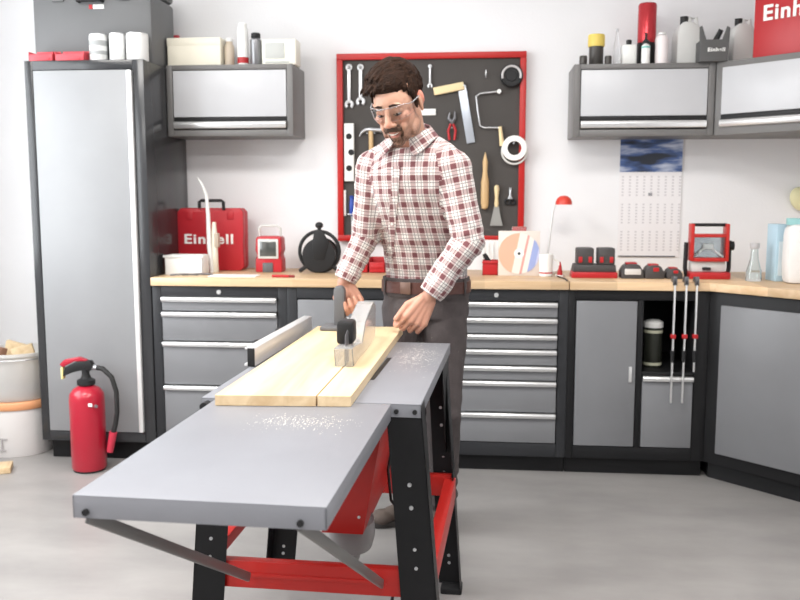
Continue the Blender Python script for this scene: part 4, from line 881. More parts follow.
MB().prism([(.018, .012), (.05, .012), (.018, .045)], -.01, .01, 'xz', .003).build('brace', GREYPL, t)
# ------------------------------------------------------------------ the man
OFF = Vector((-.23, 3.42, 0))
man = thing('person', 'man in a red and white checked shirt and clear safety glasses pushing the board', 'person', OFF)
def blob(mb, voxel, it, name, mat, parent=man, post=None, fac=.5):
    me = bpy.data.meshes.new(name+'_src'); mb.bm.to_mesh(me); mb.bm.free()
    o = bpy.data.objects.new(name+'_src', me); C.objects.link(o)
    r = o.modifiers.new('r', 'REMESH'); r.mode = 'VOXEL'; r.voxel_size = voxel; r.use_smooth_shade = True
    if it: sm = o.modifiers.new('s', 'SMOOTH'); sm.iterations = it; sm.factor = fac
    dg = bpy.context.evaluated_depsgraph_get(); n = bpy.data.meshes.new_from_object(o.evaluated_get(dg)); bpy.data.objects.remove(o)
    n.transform(Matrix.Translation(-OFF)); n.name = name
    if post: post(n)
    ob = mesh_obj(name, n, mat, parent, False)
    for p in n.polygons: p.use_smooth = True
    return ob
def loft(mb, secs, n=40):
    rings = []
    for (c, a, b, yaw) in secs:
        ca, sa = math.cos(math.radians(yaw)), math.sin(math.radians(yaw)); R_ = []
        for i in range(n):
            t_ = 2*PI*i/n; x = math.copysign(abs(math.cos(t_))**.85, math.cos(t_))*a; y = math.copysign(abs(math.sin(t_))**.85, math.sin(t_))*b
            R_.append(mb.bm.verts.new((c[0]+x*ca-y*sa, c[1]+x*sa+y*ca, c[2])))
        rings.append(R_)
    for A_, B_ in zip(rings, rings[1:]):
        for i in range(n): mb.bm.faces.new((A_[i], A_[(i+1) % n], B_[(i+1) % n], B_[i]))
    mb.bm.faces.new(rings[0][::-1]); mb.bm.faces.new(rings[-1])
V = Vector
YW = -22
SPINE = [((-.228, 3.42, .98), .163, .115, -10), ((-.228, 3.405, 1.05), .153, .110, -12), ((-.230, 3.36, 1.15), .158, .112, -16), ((-.238, 3.30, 1.25), .17, .120, -20),
         ((-.247, 3.245, 1.35), .182, .126, YW), ((-.252, 3.215, 1.42), .186, .120, YW), ((-.255, 3.20, 1.47), .172, .106, YW), ((-.258, 3.19, 1.515), .130, .088, YW), ((-.262, 3.175, 1.555), .088, .072, YW), ((-.266, 3.165, 1.58), .066, .062, YW)]
shR, elR, wrR = V((-.418, 3.245, 1.455)), V((-.448, 3.30, 1.195)), V((-.528, 3.262, 1.025))
shL, elL, wrL = V((-.112, 3.125, 1.450)), V((-.058, 3.13, 1.187)), V((-.198, 3.112, .990))
HC = V((-.302, 3.035, 1.660)); HM = (Matrix.Rotation(math.radians(-17), 3, 'Z') @ Matrix.Rotation(math.radians(30), 3, 'X') @ Matrix.Rotation(math.radians(-5), 3, 'Y'))
HS = 1.03
def H(x, y, z): return HC + HM @ (V((x, y, z))*HS)
NB = V((-.265, 3.175, 1.53))
# ---- bare body (one continuous figure)
def fingers(mb, kn, d, n, s, spec, r=.0088):
    for (off, lens, curls, spread) in spec:
        p = kn + s*off; dd = (d + s*spread).normalized(); ax = dd.cross(n).normalized(); ang = 0
        q0 = p - dd*.03; mb.cap(q0, p, r*1.15, r*1.08, 10)
        for k, (l_, c_) in enumerate(zip(lens, curls)):
            ang = math.radians(c_); dd = Matrix.Rotation(ang, 3, ax) @ dd; q = p + dd*l_
            mb.cap(p, q, r*(1.06-.07*k), r*(.98-.09*k), 10); p = q
    return
def hand(mb, wr, d, n, s, curls, thumb, hs=1.06):
    d = d.normalized(); s = (s-d*s.dot(d)).normalized(); n = (n-d*n.dot(d)-s*n.dot(s)).normalized()
    kn = wr + d*.092*hs
    for o_, k_ in ((.030, .088), (.010, .093), (-.011, .090), (-.031, .082)): mb.cap(wr + d*.012 + s*o_*.55, wr + (d*k_ + s*o_)*hs, .0160*hs, .0128*hs, 12)
    mb.ell(wr + d*.045 + s*.018 + n*.010, (.024, .024, .030), sub=2)
    L_ = ((.043, .026, .022), (.047, .029, .023), (.044, .027, .022), (.034, .021, .019))
    spec = [(o_*hs, [q*hs for q in L_[i]], curls[i], sp) for i, (o_, sp) in enumerate(((.030, .10), (.010, .03), (-.011, -.04), (-.031, -.12)))]
    fingers(mb, kn, d, n, s, spec, .0088*hs)
    p = wr + d*.022 + s*.022 + n*.006
    for k, (dir_, l_, r_) in enumerate(thumb):
        dd = (d*dir_[0] + s*dir_[1] + n*dir_[2]).normalized(); q = p + dd*l_; mb.cap(p, q, r_*1.08, r_, 12); p = q
mb = MB()
loft(mb, [(c, a-.016, b-.016, y) for c, a, b, y in SPINE[:-1]])
mb.cap(NB, H(0, .035, -.05), .056, .056, 24); mb.cap(V((-.262, 3.2, 1.45)), NB, .078, .060, 20)
for sh_ in (shR, shL): mb.cap(V((-.264, 3.185, 1.525)), sh_, .045, .045, 18)
for a_, b_, r0, r1 in ((shR, elR, .048, .040), (elR, wrR, .040, .027), (shL, elL, .048, .040), (elL, wrL, .040, .027)): mb.cap(a_, b_, r0, r1, 18)
hR, kR, aR = V((-.315, 3.42, .92)), V((-.290, 3.36, .52)), V((-.262, 3.545, .10))
hL, kL, aL = V((-.155, 3.41, .92)), V((-.150, 3.29, .54)), V((-.165, 3.437, .10))
for a_, b_, c_ in ((hR, kR, aR), (hL, kL, aL)): mb.cap(a_, b_, .075, .052, 20); mb.cap(b_, c_, .052, .036, 20)
for a_, dd in ((aR, V((-.11, -.07, -.060))), (aL, V((-.075, -.105, -.060)))): mb.cap(a_+V((0, .0, -.03)), a_+dd, .034, .028, 16)
hand(mb, wrR, V((.42, -.12, -1.0)), V((-.35, -1, .0)), V((-.9, -.2, -.3)), [(62, 70, 40), (64, 72, 40), (66, 72, 45), (68, 72, 45)], [((.55, .70, .35), .040, .0125), ((.70, .05, .7), .030, .0108), ((.55, -.4, .7), .022, .0098)])
hand(mb, wrL, V((-.50, -.14, -.86)), V((-.45, .75, .05)), V((-.80, -.25, .50)), [(34, 46, 30), (38, 50, 30), (44, 54, 35), (50, 55, 35)], [((.75, .52, .10), .050, .0138), ((1, .16, -.05), .038, .0120), ((1, .10, .10), .028, .0106)], 1.14)
# head
def E_(c, r, rot=(0, 0, 0), sub=3): mb.ell(H(*c), tuple(q*HS for q in r), HM @ Euler(rot).to_matrix(), sub)
E_((0, .020, .045), (.074, .096, .086)); E_((0, -.030, .020), (.064, .062, .072)); E_((0, -.022, -.035), (.059, .062, .072))
E_((0, -.038, -.078), (.047, .046, .040)); E_((0, -.070, -.103), (.023, .019, .018))
for s in (-1, 1):
    E_((s*.040, -.062, -.020), (.022, .020, .020)); E_((s*.028, -.080, .026), (.022, .012, .0075), (0, s*.15, 0)); E_((s*.052, -.02, -.075), (.014, .04, .022), (.5, 0, 0))
    E_((s*.076, .008, -.006), (.008, .019, .033), (-.15, 0, s*.55)); E_((s*.083, .015, .008), (.008, .017, .023), (-.15, 0, s*.6)); E_((s*.0145, -.0985, -.032), (.0095, .011, .0080), sub=2)
    E_((s*.030, -.0745, .006), (.0165, .0128, .0100), sub=2)      # lowered upper lid over the eye
    E_((s*.034, -.074, -.052), (.013, .014, .020), (0, s*.45, 0))   # smiling cheek fold
mb.cap(H(0, -.086, .018), H(0, -.109, -.023), .0082*HS, .0112*HS, 14); E_((0, -.108, -.0275), (.0135, .0120, .0105))
E_((0, -.088, -.050), (.027, .013, .011)); E_((0, -.0965, -.0575), (.017, .0060, .0036), (.2, 0, 0)); E_((.018, -.091, -.0555), (.012, .0055, .0032), (0, -.35, -.4)); E_((-.018, -.091, -.0555), (.012, .0055, .0032), (0, .35, .4)); E_((0, -.0925, -.0735), (.016, .0070, .0046)); E_((0, -.082, -.085), (.018, .010, .010))
HI = HM.inverted()
def tint(me):
    ca = me.color_attributes.new('skin_tint', 'FLOAT_COLOR', 'POINT')
    for i, v_ in enumerate(me.vertices):
        p = (HI @ (v_.co+OFF-HC))/HS; st = lp = bl = 0
        if abs(p.x) < .1 and -.14 < p.z < .14 and -.13 < p.y < .12:
            def g(c, r): return max(0, 1-((p.x-c[0])/r[0])**2-((p.z-c[1])/r[1])**2)
            if p.y < .0:
                mo = min(1, 2.6*g((0, -.0475), (.036, .0115)))*1.1
                ch = .85*min(1, 1.8*g((0, -.100), (.048, .034)))*(p.y < -.03)
                jw = max(0, min(1, (-.045-p.z)/.035))*min(1, max(0, (abs(p.x)-.026)/.014))*.7
                st = max(mo, ch, jw)
                if g((0, -.0585), (.022, .0032)) > 0 and p.y < -.085: lp = .5; st *= .5
                if g((0, -.0735), (.020, .006)) > 0 and p.y < -.080: lp = .6; st *= .4
                bl = min(1, .45*max(g((.042, -.02), (.025, .025)), g((-.042, -.02), (.025, .025)), g((0, -.03), (.018, .02))))
            elif abs(p.x) > .068 and -.05 < p.z < .04: bl = 1
        else:
            bl = .25
        ca.data[i].color = (st, lp, bl, 1)
sm_ = bpy.data.materials.new('skin'); sm_.use_nodes = True; nt = sm_.node_tree; bs = nt.nodes['Principled BSDF']
bs.inputs['Roughness'].default_value = .48; bs.inputs['Subsurface Weight'].default_value = .12; bs.inputs['Subsurface Radius'].default_value = (.012, .005, .003); bs.inputs['Subsurface Scale'].default_value = .6
at_ = nt.nodes.new('ShaderNodeAttribute'); at_.attribute_name = 'skin_tint'; sp_ = nt.nodes.new('ShaderNodeSeparateColor'); nt.links.new(at_.outputs['Color'], sp_.inputs[0])
cur = None
tcn = nt.nodes.new('ShaderNodeTexCoord'); nz = nt.nodes.new('ShaderNodeTexNoise'); nz.inputs['Scale'].default_value = 260; nt.links.new(tcn.outputs['Object'], nz.inputs['Vector'])
mlt = nt.nodes.new('ShaderNodeMath'); mlt.operation = 'MULTIPLY'; mr = nt.nodes.new('ShaderNodeMapRange'); mr.inputs[1].default_value = .35; mr.inputs[2].default_value = .65; mr.inputs[3].default_value = .55; mr.inputs[4].default_value = 1.0
nt.links.new(nz.outputs[0], mr.inputs[0]); nt.links.new(sp_.outputs[0], mlt.inputs[0]); nt.links.new(mr.outputs[0], mlt.inputs[1])
prev = (.50, .275, .19, 1)
for src, col in ((sp_.outputs[2], (.53, .20, .14, 1)), (mlt.outputs[0], (.045, .018, .010, 1)), (sp_.outputs[1], (.48, .16, .14, 1))):
    mx = nt.nodes.new('ShaderNodeMix'); mx.data_type = 'RGBA'
    if isinstance(prev, tuple): mx.inputs['A'].default_value = prev
    else: nt.links.new(prev, mx.inputs['A'])
    mx.inputs['B'].default_value = col; nt.links.new(src, mx.inputs['Factor']); prev = mx.outputs['Result']
nt.links.new(prev, bs.inputs['Base Color'])
body = blob(mb, .0032, 5, 'body', sm_, post=tint, fac=.45)
# ---- shirt with its own woven check mapped along torso and sleeves
def seg_t(p, a, b):
    ab = b-a; t_ = max(0, min(1, (p-a).dot(ab)/ab.length_squared)); return t_, (p-(a+ab*t_)).length
def spine_at(z):
    for (c0, a0, b0, y0), (c1, a1, b1, y1) in zip(SPINE, SPINE[1:]):
        if z <= c1[2]:
            k = (z-c0[2])/(c1[2]-c0[2]); return V(c0).lerp(V(c1), k), a0+(a1-a0)*k, b0+(b1-b0)*k, math.radians(y0+(y1-y0)*k)
    c, a, b, y = SPINE[-1]; return V(c), a, b, math.radians(y)
CUFF = .93
arms = ((shR, elR, wrR), (shL, elL, wrL))
def shirt_uv(me):
    # gentle cloth folds first
    nn = [v_.normal.copy() for v_ in me.vertices]; new = []
    for v_, nv in zip(me.vertices, nn):
        p = v_.co+OFF; n_ = noise.noise(V((p.x*9, p.y*9, p.z*6+3)))*.006 + noise.noise(V((p.x*22+p.z*14, p.y*20, p.z*20-p.x*16)))*.0035
        f = 0
        for sh_, el_, wr_ in arms:
            d = (p-el_).length
            if d < .13: f += math.sin((p-el_).dot(V((.3, .2, 1)).normalized())*130+5*noise.noise(p*14))*.0030*(1-d/.13)
            d2 = (p-wr_).length
            if d2 < .16: f += math.sin((p-wr_).dot((el_-wr_).normalized())*110+4*noise.noise(p*16))*.0022*(1-d2/.16)
        if p.z < 1.12: f += math.sin(math.atan2(p.y-3.40, p.x+.23)*15+p.z*20)*.0030*min(1, (1.14-p.z)/.08)
        new.append(v_.co+nv*(n_+f))
    for v_, q in zip(me.vertices, new): v_.co = q
    uvl = me.uv_layers.new(name='weave'); co = [v_.co+OFF for v_ in me.vertices]
    for pl in me.polygons:
        c = V((0, 0, 0))
        for vi in pl.vertices: c += co[vi]
        c /= len(pl.vertices)
        best = None
        for k, (sh_, el_, wr_) in enumerate(arms):
            sgn = -1 if k == 0 else 1
            # armhole plane
            lat = V((math.cos(math.radians(YW)), math.sin(math.radians(YW)), 0))*sgn
            side = (c-(sh_-lat*.030)).dot((lat+V((0, 0, .25))).normalized())
            t1, d1 = seg_t(c, sh_, el_); t2, d2 = seg_t(c, el_, wr_)
            torso_c, ta, tb, ty = spine_at(c.z); 
            if side > 0 and min(d1, d2) < .095: best = (k, 0 if d1 < d2 else 1)
            elif c.z < 1.40 and min(d1, d2) < .075:
                q = c-torso_c; lx = q.x*math.cos(-ty)-q.y*math.sin(-ty); ly = q.x*math.sin(-ty)+q.y*math.cos(-ty)
                if (lx/(ta+.012))**2+(ly/(tb+.012))**2 > 1.0: best = (k, 0 if d1 < d2 else 1)
        for li, vi in zip(pl.loop_indices, pl.vertices):
            p = co[vi]
            if best is None:
                sc_, a, b, ty = spine_at(max(.98, min(1.53, c.z))); q = p-sc_; lx = q.x*math.cos(-ty)-q.y*math.sin(-ty); ly = q.x*math.sin(-ty)+q.y*math.cos(-ty)
                front = ly < 0; u = math.asin(max(-1, min(1, lx/.20)))*.20 if abs(ly) < 9 else 0
                if abs(lx) > .14: u = math.copysign(.155+(abs(ly+.05 if front else ly-.05))*0, lx) + (0); u = lx
                v2 = p.z
                if p.z > 1.44: v2 = p.z+max(0, (p.y-sc_.y+.09))*.7
                uvl.data[li].uv = (u, v2)
            else:
                k, sgi = best; sh_, el_, wr_ = arms[k]; a, b = (sh_, el_) if sgi == 0 else (el_, wr_)
                ax = (b-a).normalized(); t_ = (p-a).dot(ax); rad = p-(a+ax*t_)
                e1 = V((1, 0, 0)); e1 = (e1-ax*e1.dot(ax)).normalized(); e2 = ax.cross(e1)
                ang = math.atan2(rad.dot(e1), -rad.dot(e2) if e2.y < 0 else rad.dot(e2)*-1)
                ang = math.atan2(rad.dot(e1), abs(rad.dot(e2)))
                uvl.data[li].uv = (ang*.056, t_+(0 if sgi == 0 else (el_-sh_).length))
mb = MB(); loft(mb, [(c, a+.004, b+.004, y) for c, a, b, y in SPINE[:-2]])
mb.cap(V((-.256, 3.20, 1.46)), shR+V((.02, 0, .0)), .070, .060, 22); mb.cap(V((-.256, 3.20, 1.46)), shL+V((-.02, 0, .0)), .070, .060, 22)
mb.cap(V((-.262, 3.20, 1.50)), V((-.266, 3.20, 1.545)), .070, .058, 22)
mb.cap(V((-.256, 3.195, 1.562)), shL+V((-.01, 0, .012)), .046, .056, 22); mb.cap(V((-.276, 3.200, 1.552)), shR+V((.01, 0, .004)), .044, .056, 22)
wR2 = elR.lerp(wrR, CUFF); wL2 = elL.lerp(wrL, CUFF)
mb.cap(shR, elR, .062, .054, 24); mb.cyl(elR, wR2, .055, .043, 26); mb.ell(elR, (.055,)*3)
mb.cap(shL, elL, .062, .057, 24); mb.cyl(elL, wL2, .060, .045, 26); mb.ell(elL, (.059,)*3)
# loose cloth hanging under the sleeves and at the small of the back
mb.cap(shR+V((.01, 0, -.05)), V((-.385, 3.27, 1.25)), .05, .03, 16); mb.cap(shL+V((-.01, .03, -.05)), V((-.115, 3.20, 1.25)), .05, .03, 16)
sm = bpy.data.materials.new('checked_cotton'); sm.use_nodes = True; nt = sm.node_tree; bs = nt.nodes['Principled BSDF']; bs.inputs['Roughness'].default_value = .85; bs.inputs['Sheen Weight'].default_value = .15
uvn = nt.nodes.new('ShaderNodeUVMap'); uvn.uv_map = 'weave'; sx = nt.nodes.new('ShaderNodeSeparateXYZ'); nt.links.new(uvn.outputs[0], sx.inputs[0])
def mth(op, a, b=None, clamp=False):
    n = nt.nodes.new('ShaderNodeMath'); n.operation = op; n.use_clamp = clamp
    for i, q in enumerate((a, b)):
        if q is None: continue
        if isinstance(q, (int, float)): n.inputs[i].default_value = q
        else: nt.links.new(q, n.inputs[i])
    return n.outputs[0]
PER = .047
def bands(o):
    f = mth('FRACT', mth('ADD', mth('MULTIPLY', o, 1/PER), 20.3))
    def band(c, hw, soft=.02):
        d = mth('ABSOLUTE', mth('SUBTRACT', f, c)); return mth('MULTIPLY', mth('SUBTRACT', hw+soft, d, True), 1/(2*soft), True) if False else mth('LESS_THAN', d, hw)
    return band(.30, .20), mth('MAXIMUM', band(.66, .030), band(.94, .030))
ru, du = bands(sx.outputs[0]); rv, dv = bands(sx.outputs[1])
def mixc(fac, A, B):
    mx = nt.nodes.new('ShaderNodeMix'); mx.data_type = 'RGBA'
    for nm, q in (('A', A), ('B', B)):
        if isinstance(q, tuple): mx.inputs[nm].default_value = (*q, 1)
        else: nt.links.new(q, mx.inputs[nm])
    nt.links.new(fac, mx.inputs['Factor']); return mx.outputs['Result']
one = mth('MULTIPLY', mth('MAXIMUM', ru, rv), .62); both = mth('MULTIPLY', ru, rv)
c1 = mixc(one, (.70, .67, .64), (.30, .135, .135)); c2 = mixc(mth('MULTIPLY', both, .9), c1, (.12, .018, .026)); c3 = mixc(mth('MULTIPLY', mth('MAXIMUM', du, dv), .72), c2, (.10, .08, .09))
nt.links.new(c3, bs.inputs['Base Color'])
shirt = blob(mb, .0055, 6, 'shirt', sm, post=shirt_uv)
# BVH of the shirt (world space) for placket and buttons
from mathutils.bvhtree import BVHTree
bv = BVHTree.FromPolygons([v_.co+OFF for v_ in shirt.data.vertices], [list(p.vertices) for p in shirt.data.polygons])
def hit(px, py):
    d = (_f + _r*((px-400)/FPX) - _u*((py-300)/FPX)).normalized(); r_ = bv.ray_cast(V((0, 0, CAMH)), d, 6); return r_[0], r_[1]
WHC = M('button_pearl', (.75, .72, .68), .3)
def strip(pts_, wdt, th, mat, name, uvs=False):
    m = MB(); rows = []
    for i, (px, py) in enumerate(pts_):
        l_, ln = hit(px-wdt, py); r_, rn = hit(px+wdt, py)
        if l_ is None or r_ is None: continue
        tw = (V((0, 0, CAMH))-l_).normalized()*th
        rows.append((m.bm.verts.new(l_-tw*.3-OFF), m.bm.verts.new(l_+tw-OFF), m.bm.verts.new(r_+tw-OFF), m.bm.verts.new(r_-tw*.3-OFF)))
    for A_, B_ in zip(rows, rows[1:]):
        for k in range(4): m.bm.faces.new((A_[k], A_[(k+1) % 4], B_[(k+1) % 4], B_[k]))
    m.bm.faces.new(rows[0][::-1]); m.bm.faces.new(rows[-1])
    o = m.build(name, mat, man)
    uvl = o.data.uv_layers.new(name='weave')
    for lp in o.data.loops: p = o.data.vertices[lp.vertex_index].co+OFF; uvl.data[lp.index].uv = (p.x*1.0+.012, p.z+.008)
    return o
pl = [(397-.085*(y_-160)*.9, y_) for y_ in range(166, 282, 5)]
strip(pl, 3.6, .0035, sm, 'placket')
for (px, py) in ((396, 176), (394, 200), (392, 224), (390, 248), (388.5, 270)):
    l_, ln = hit(px, py)
    if l_ is not None: l_ = l_ + (V((0, 0, CAMH))-l_).normalized()*.0045; MB().cyl(l_-OFF, l_-OFF+(V((0, 0, CAMH))-l_).normalized()*.0025, .0055).build('button', WHC, shirt)
# collar: band with two pointed flaps
def flap(side):
    m = MB(); G = []; n_ = 14
    # local collar frame
    cx = V((math.cos(math.radians(YW)), math.sin(math.radians(YW)), 0)); cy = V((-cx.y, cx.x, 0)); cc = V((-.268, 3.165, 1.590))
    for i in range(n_+1):
        k = i/n_; ang = (-PI/2 + side*(.36+k*(PI-.36)))      # from throat opening round to the nape
        rx, ry = .068+.006*(1-k), .068
        top = cc + cx*math.cos(ang)*rx + cy*math.sin(ang)*ry + V((0, 0, .022*k-.030*(1-k)))
        dr = cx*math.cos(ang)+cy*math.sin(ang)
        ln = .036 + .044*max(0, 1-k/.38)
        tip = max(0, 1-k/.30)
        mid_ = top + dr*.014 + V((0, 0, -ln*.45)); low = top + dr*(.030+.012*tip) + V((0, 0, -ln)) + cx*side*.016*tip
        G.append([m.bm.verts.new(q-OFF) for q in (top, mid_, low)])
    for A_, B_ in zip(G, G[1:]):
        for j in range(2): m.bm.faces.new((A_[j], A_[j+1], B_[j+1], B_[j]))
    me = bpy.data.meshes.new('collar'); m.bm.to_mesh(me); m.bm.free(); o = mesh_obj('collar', me, sm, shirt)
    uvl = me.uv_layers.new(name='weave')
    for lp in me.loops: p = me.vertices[lp.vertex_index].co; uvl.data[lp.index].uv = (p.x*.8+p.z*.6+side*.01, p.z*.8-p.x*.6)
    sd = o.modifiers.new('s', 'SUBSURF'); sd.levels = sd.render_levels = 2; so = o.modifiers.new('t', 'SOLIDIFY'); so.thickness = .004; so.offset = 0
flap(1); flap(-1)
# cuffs
for el_, wr_, r_ in ((elR, wrR, .0445), (elL, wrL, .0465)):
    d = (wr_-el_).normalized(); a = el_.lerp(wr_, CUFF-.20); b = el_.lerp(wr_, CUFF+.03)
    q = d.to_track_quat('Z', 'Y').to_matrix(); Lc = (b-a).length
    m = MB(); m.lathe([(r_+.004, 0), (r_+.0045, .004), (r_-.001, Lc-.004), (r_-.003, Lc), (r_-.008, Lc), (r_-.008, Lc-.02), (r_-.003, 0), (r_+.004, 0)], a-OFF, 36, q, cap=False)
    o = m.build('cuff', sm, shirt); uvl = o.data.uv_layers.new(name='weave')
    for lp in o.data.loops:
        p = o.data.vertices[lp.vertex_index].co+OFF; t_ = (p-el_).dot(d); rad = p-(el_+d*t_); e1 = V((1, 0, 0)); e1 = (e1-d*e1.dot(d)).normalized(); e2 = d.cross(e1)
        uvl.data[lp.index].uv = (math.atan2(rad.dot(e1), abs(rad.dot(e2)))*.056, t_+.02)
# ---- trousers
def cloth_fold(me):
    nn = [v_.normal.copy() for v_ in me.vertices]; new = []
    for v_, nv in zip(me.vertices, nn):
        p = v_.co+OFF; n_ = noise.noise(V((p.x*12, p.y*12, p.z*7)))*.007+noise.noise(V((p.x*30, p.y*25, p.z*22)))*.0025
        for kn_ in (kR, kL):
            d = (p-kn_).length
            if d < .16: n_ += math.sin(p.z*85+p.x*40)*.003*(1-d/.16)
        if p.z < .28: n_ += math.sin(p.z*110+p.x*30)*.004
        new.append(v_.co+nv*n_)
    for v_, q in zip(me.vertices, new): v_.co = q
mb = MB(); loft(mb, [((-.228, 3.425, .88), .168, .125, -8), ((-.228, 3.422, .95), .170, .124, -9), ((-.228, 3.412, 1.015), .163, .121, -11), ((-.228, 3.41, 1.03), .162, .119, -11)])
for a_, b_, c_ in ((hR, kR, aR), (hL, kL, aL)): mb.cap(a_, b_, .092, .070, 26); mb.cap(b_, c_+V((0, 0, .01)), .069, .060, 26)
mb.box((-.30, 3.33, .84), (.09, .09, .22), .03, (0.1, 0, .5)); mb.cap(V((-.120, 3.38, .88)), V((-.125, 3.33, .74)), .055, .045, 16)
TR = M('work_trousers', (.072, .060, .060), .85, bump=.25, bscale=180, var=.12, vscale=30)
tro = blob(mb, .006, 6, 'trousers', TR, post=cloth_fold)
# belt, loops, buckle
def ring(z0, z1, grow, mat, name, parent):
    m = MB(); n_ = 64; rows = []
    for i in range(n_):
        t_ = 2*PI*i/n_; row = []
        for (gr, z) in ((grow, z0), (grow, z1), (grow-.006, z1), (grow-.006, z0)):
            yw = math.radians(-10.5); a, b = .164+gr, .122+gr; x = math.copysign(abs(math.cos(t_))**.85, math.cos(t_))*a; y = math.copysign(abs(math.sin(t_))**.85, math.sin(t_))*b
            row.append(m.bm.verts.new(V((-.228+x*math.cos(yw)-y*math.sin(yw), 3.413+x*math.sin(yw)+y*math.cos(yw), z))-OFF))
        rows.append(row)
    for i in range(n_):
        A_, B_ = rows[i], rows[(i+1) % n_]
        for k in range(4): m.bm.faces.new((A_[k], A_[(k+1) % 4], B_[(k+1) % 4], B_[k]))
    return m.build(name, mat, parent)
ring(.965, 1.035, .0055, TR, 'waistband', tro)
ring(.978, 1.022, .0105, M('brown_leather', (.085, .032, .025), .45, bump=.2, bscale=60), 'belt', man)
for px, py in ((394, 290), (451, 290)):
    pass
def surf_pt(t_, z, gr):
    yw = math.radians(-10.5); a, b = .164+gr, .122+gr; x = math.copysign(abs(math.cos(t_))**.85, math.cos(t_))*a; y = math.copysign(abs(math.sin(t_))**.85, math.sin(t_))*b
    return V((-.228+x*math.cos(yw)-y*math.sin(yw), 3.413+x*math.sin(yw)+y*math.cos(yw), z))
for t_ in (-2.45, -1.05, -.35):
    p = surf_pt(t_, 1.0, .013); MB().box(p-OFF, (.013, .005, .062), .002, (0, 0, t_+PI/2-.18)).build('belt_loop', TR, tro)
p = surf_pt(-1.78, 1.0, .014); MB().box(p-OFF, (.045, .005, .046), .003, (0, 0, -1.78+PI/2-.18)).build('buckle', M('dark_brass', (.16, .10, .08), .4, .5), man)
# shoes
SH = M('shoe_suede', (.11, .085, .072), .8, bump=.2); SO = M('shoe_sole', (.045, .04, .038), .7)
for hl, to in ((V((-.262, 3.545, 0)), V((-.452, 3.425, 0))), (V((-.165, 3.43, 0)), V((-.285, 3.255, 0)))):
    d = (to-hl).normalized(); s = V((-d.y, d.x, 0)); ln = .285; hl = to-d*ln
    m = MB()
    m.ell(hl+d*.05+V((0, 0, .055)), (.042, .042, .05)); m.cap(hl+d*.07+V((0, 0, .06)), hl+d*.20+V((0, 0, .042)), .042, .034, 18); m.ell(hl+d*.235+V((0, 0, .038)), (.046, .046, .033)); m.cap(hl+d*.06+V((0, 0, .07)), hl+d*.075+V((0, 0, .11)), .044, .044, 18)
    o = blob(m, .005, 6, 'shoe', SH)
    m = MB(); pr = []
    for i in range(28):
        a = 2*PI*i/28; xx = math.cos(a); yy = math.sin(a); q = hl+d*(ln*.5+xx*ln*.5)+s*(yy*(.043+.006*xx)); pr.append((q.x-OFF.x, q.y-OFF.y))
    m.prism(pr, .001, .024, 'xy', .003).build('sole', SO, o)
# ---- hair
random.seed(3)
mb = MB()
def Hh(c, r): mb.ell(H(*c), tuple(q*HS for q in r), HM, 3)
Hh((0, .032, .060), (.077, .090, .080)); Hh((0, -.018, .084), (.064, .062, .048)); Hh((0, .058, .02), (.070, .062, .075))
for s in (-1, 1): Hh((s*.066, .016, .045), (.013, .045, .045)); Hh((s*.0705, -.012, .012), (.006, .010, .032))
def tuft(x, y, z, dx, dy, dz, ln, r):
    n0 = V((x, y, z)); pts = []; d = V((dx, dy, dz)).normalized(); n1 = (n0-V((0, .02, .03))).normalized()
    for k in range(5): q = n0 + d*ln*k/4 + n1*(.006*math.sin(PI*k/4)) - n1*(.003*k*k/16); pts.append(H(*q))
    mb.tube(pts, r, 7, rr=[r*.7, r, r, r*.8, r*.3])
for i in range(560):
    u = random.uniform(0, 2*PI); w_ = random.uniform(-.15, 1); 
    cx_, cy_ = math.cos(u)*math.sqrt(max(0, 1-w_*w_)), math.sin(u)*math.sqrt(max(0, 1-w_*w_))
    x, y, z = cx_*.076, .026+cy_*.096, .055+w_*.086
    if y < -.035 and z < .082: continue
    if y < .03 and z < .03: continue
    top = max(0, w_)
    if w_ > .45: d = (-.65+random.uniform(-.18, .18), -.7+random.uniform(-.2, .2), -.1-.9*max(0, -cy_)*(1-top)-max(0, -cx_)*.5); ln = random.uniform(.040, .060); r = random.uniform(.0035, .0055)
    else: d = (cx_*.1-.1, -.15+cy_*.3+random.uniform(-.2, .2), -1); ln = random.uniform(.02, .035); r = random.uniform(.0028, .004)
    tuft(x*1.02, y, z, *d, ln, r)
for i in range(46):   # fringe swept across the forehead
    x = -.060+.118*i/45+random.uniform(-.002, .002); y = -.066+8.0*x*x+random.uniform(-.004, .004); z = .098-4*x*x+random.uniform(-.006, .006)
    tuft(x, y, z, -.75+random.uniform(-.15, .15), -.45, -.40+random.uniform(-.12, .1), random.uniform(.030, .045), random.uniform(.0045, .0065))
hm = M('brown_hair', (.024, .0105, .0055), .55, bump=1, bscale=200, var=.5, vscale=60)
blob(mb, .0022, 1, 'hair', hm, fac=.3); hm.node_tree.nodes['Principled BSDF'].inputs['Specular IOR Level'].default_value = .18
for s in (-1, 1):
    m = MB(); m.tube([H(s*.013, -.093, .030)-OFF, H(s*.028, -.0935, .0335)-OFF, H(s*.047, -.079, .026)-OFF], .004, 8, rr=[.0036, .0042, .0018]); m.build('eyebrow', hm, man)
    EYE = MB().ell(H(s*.030, -.0722, .0015)-OFF, (.0128,)*3).build('eye', M('eye_white', (.75, .72, .70), .2), man)
    MB().ell(H(s*.028, -.0835, -.0015)-OFF, (.0045, .0030, .0045), HM).build('iris', M('iris_dark', (.05, .03, .02), .15), EYE)
    m = MB(); m.tube([H(s*.015, -.0850, .0000)-OFF, H(s*.023, -.0885, -.0030)-OFF, H(s*.032, -.0885, -.0040)-OFF, H(s*.045, -.0800, -.0005)-OFF], .0020, 6, rr=[.001, .0022, .0022, .001]); m.build('eyelash', M('lash_dark', (.03, .018, .012), .6), man)
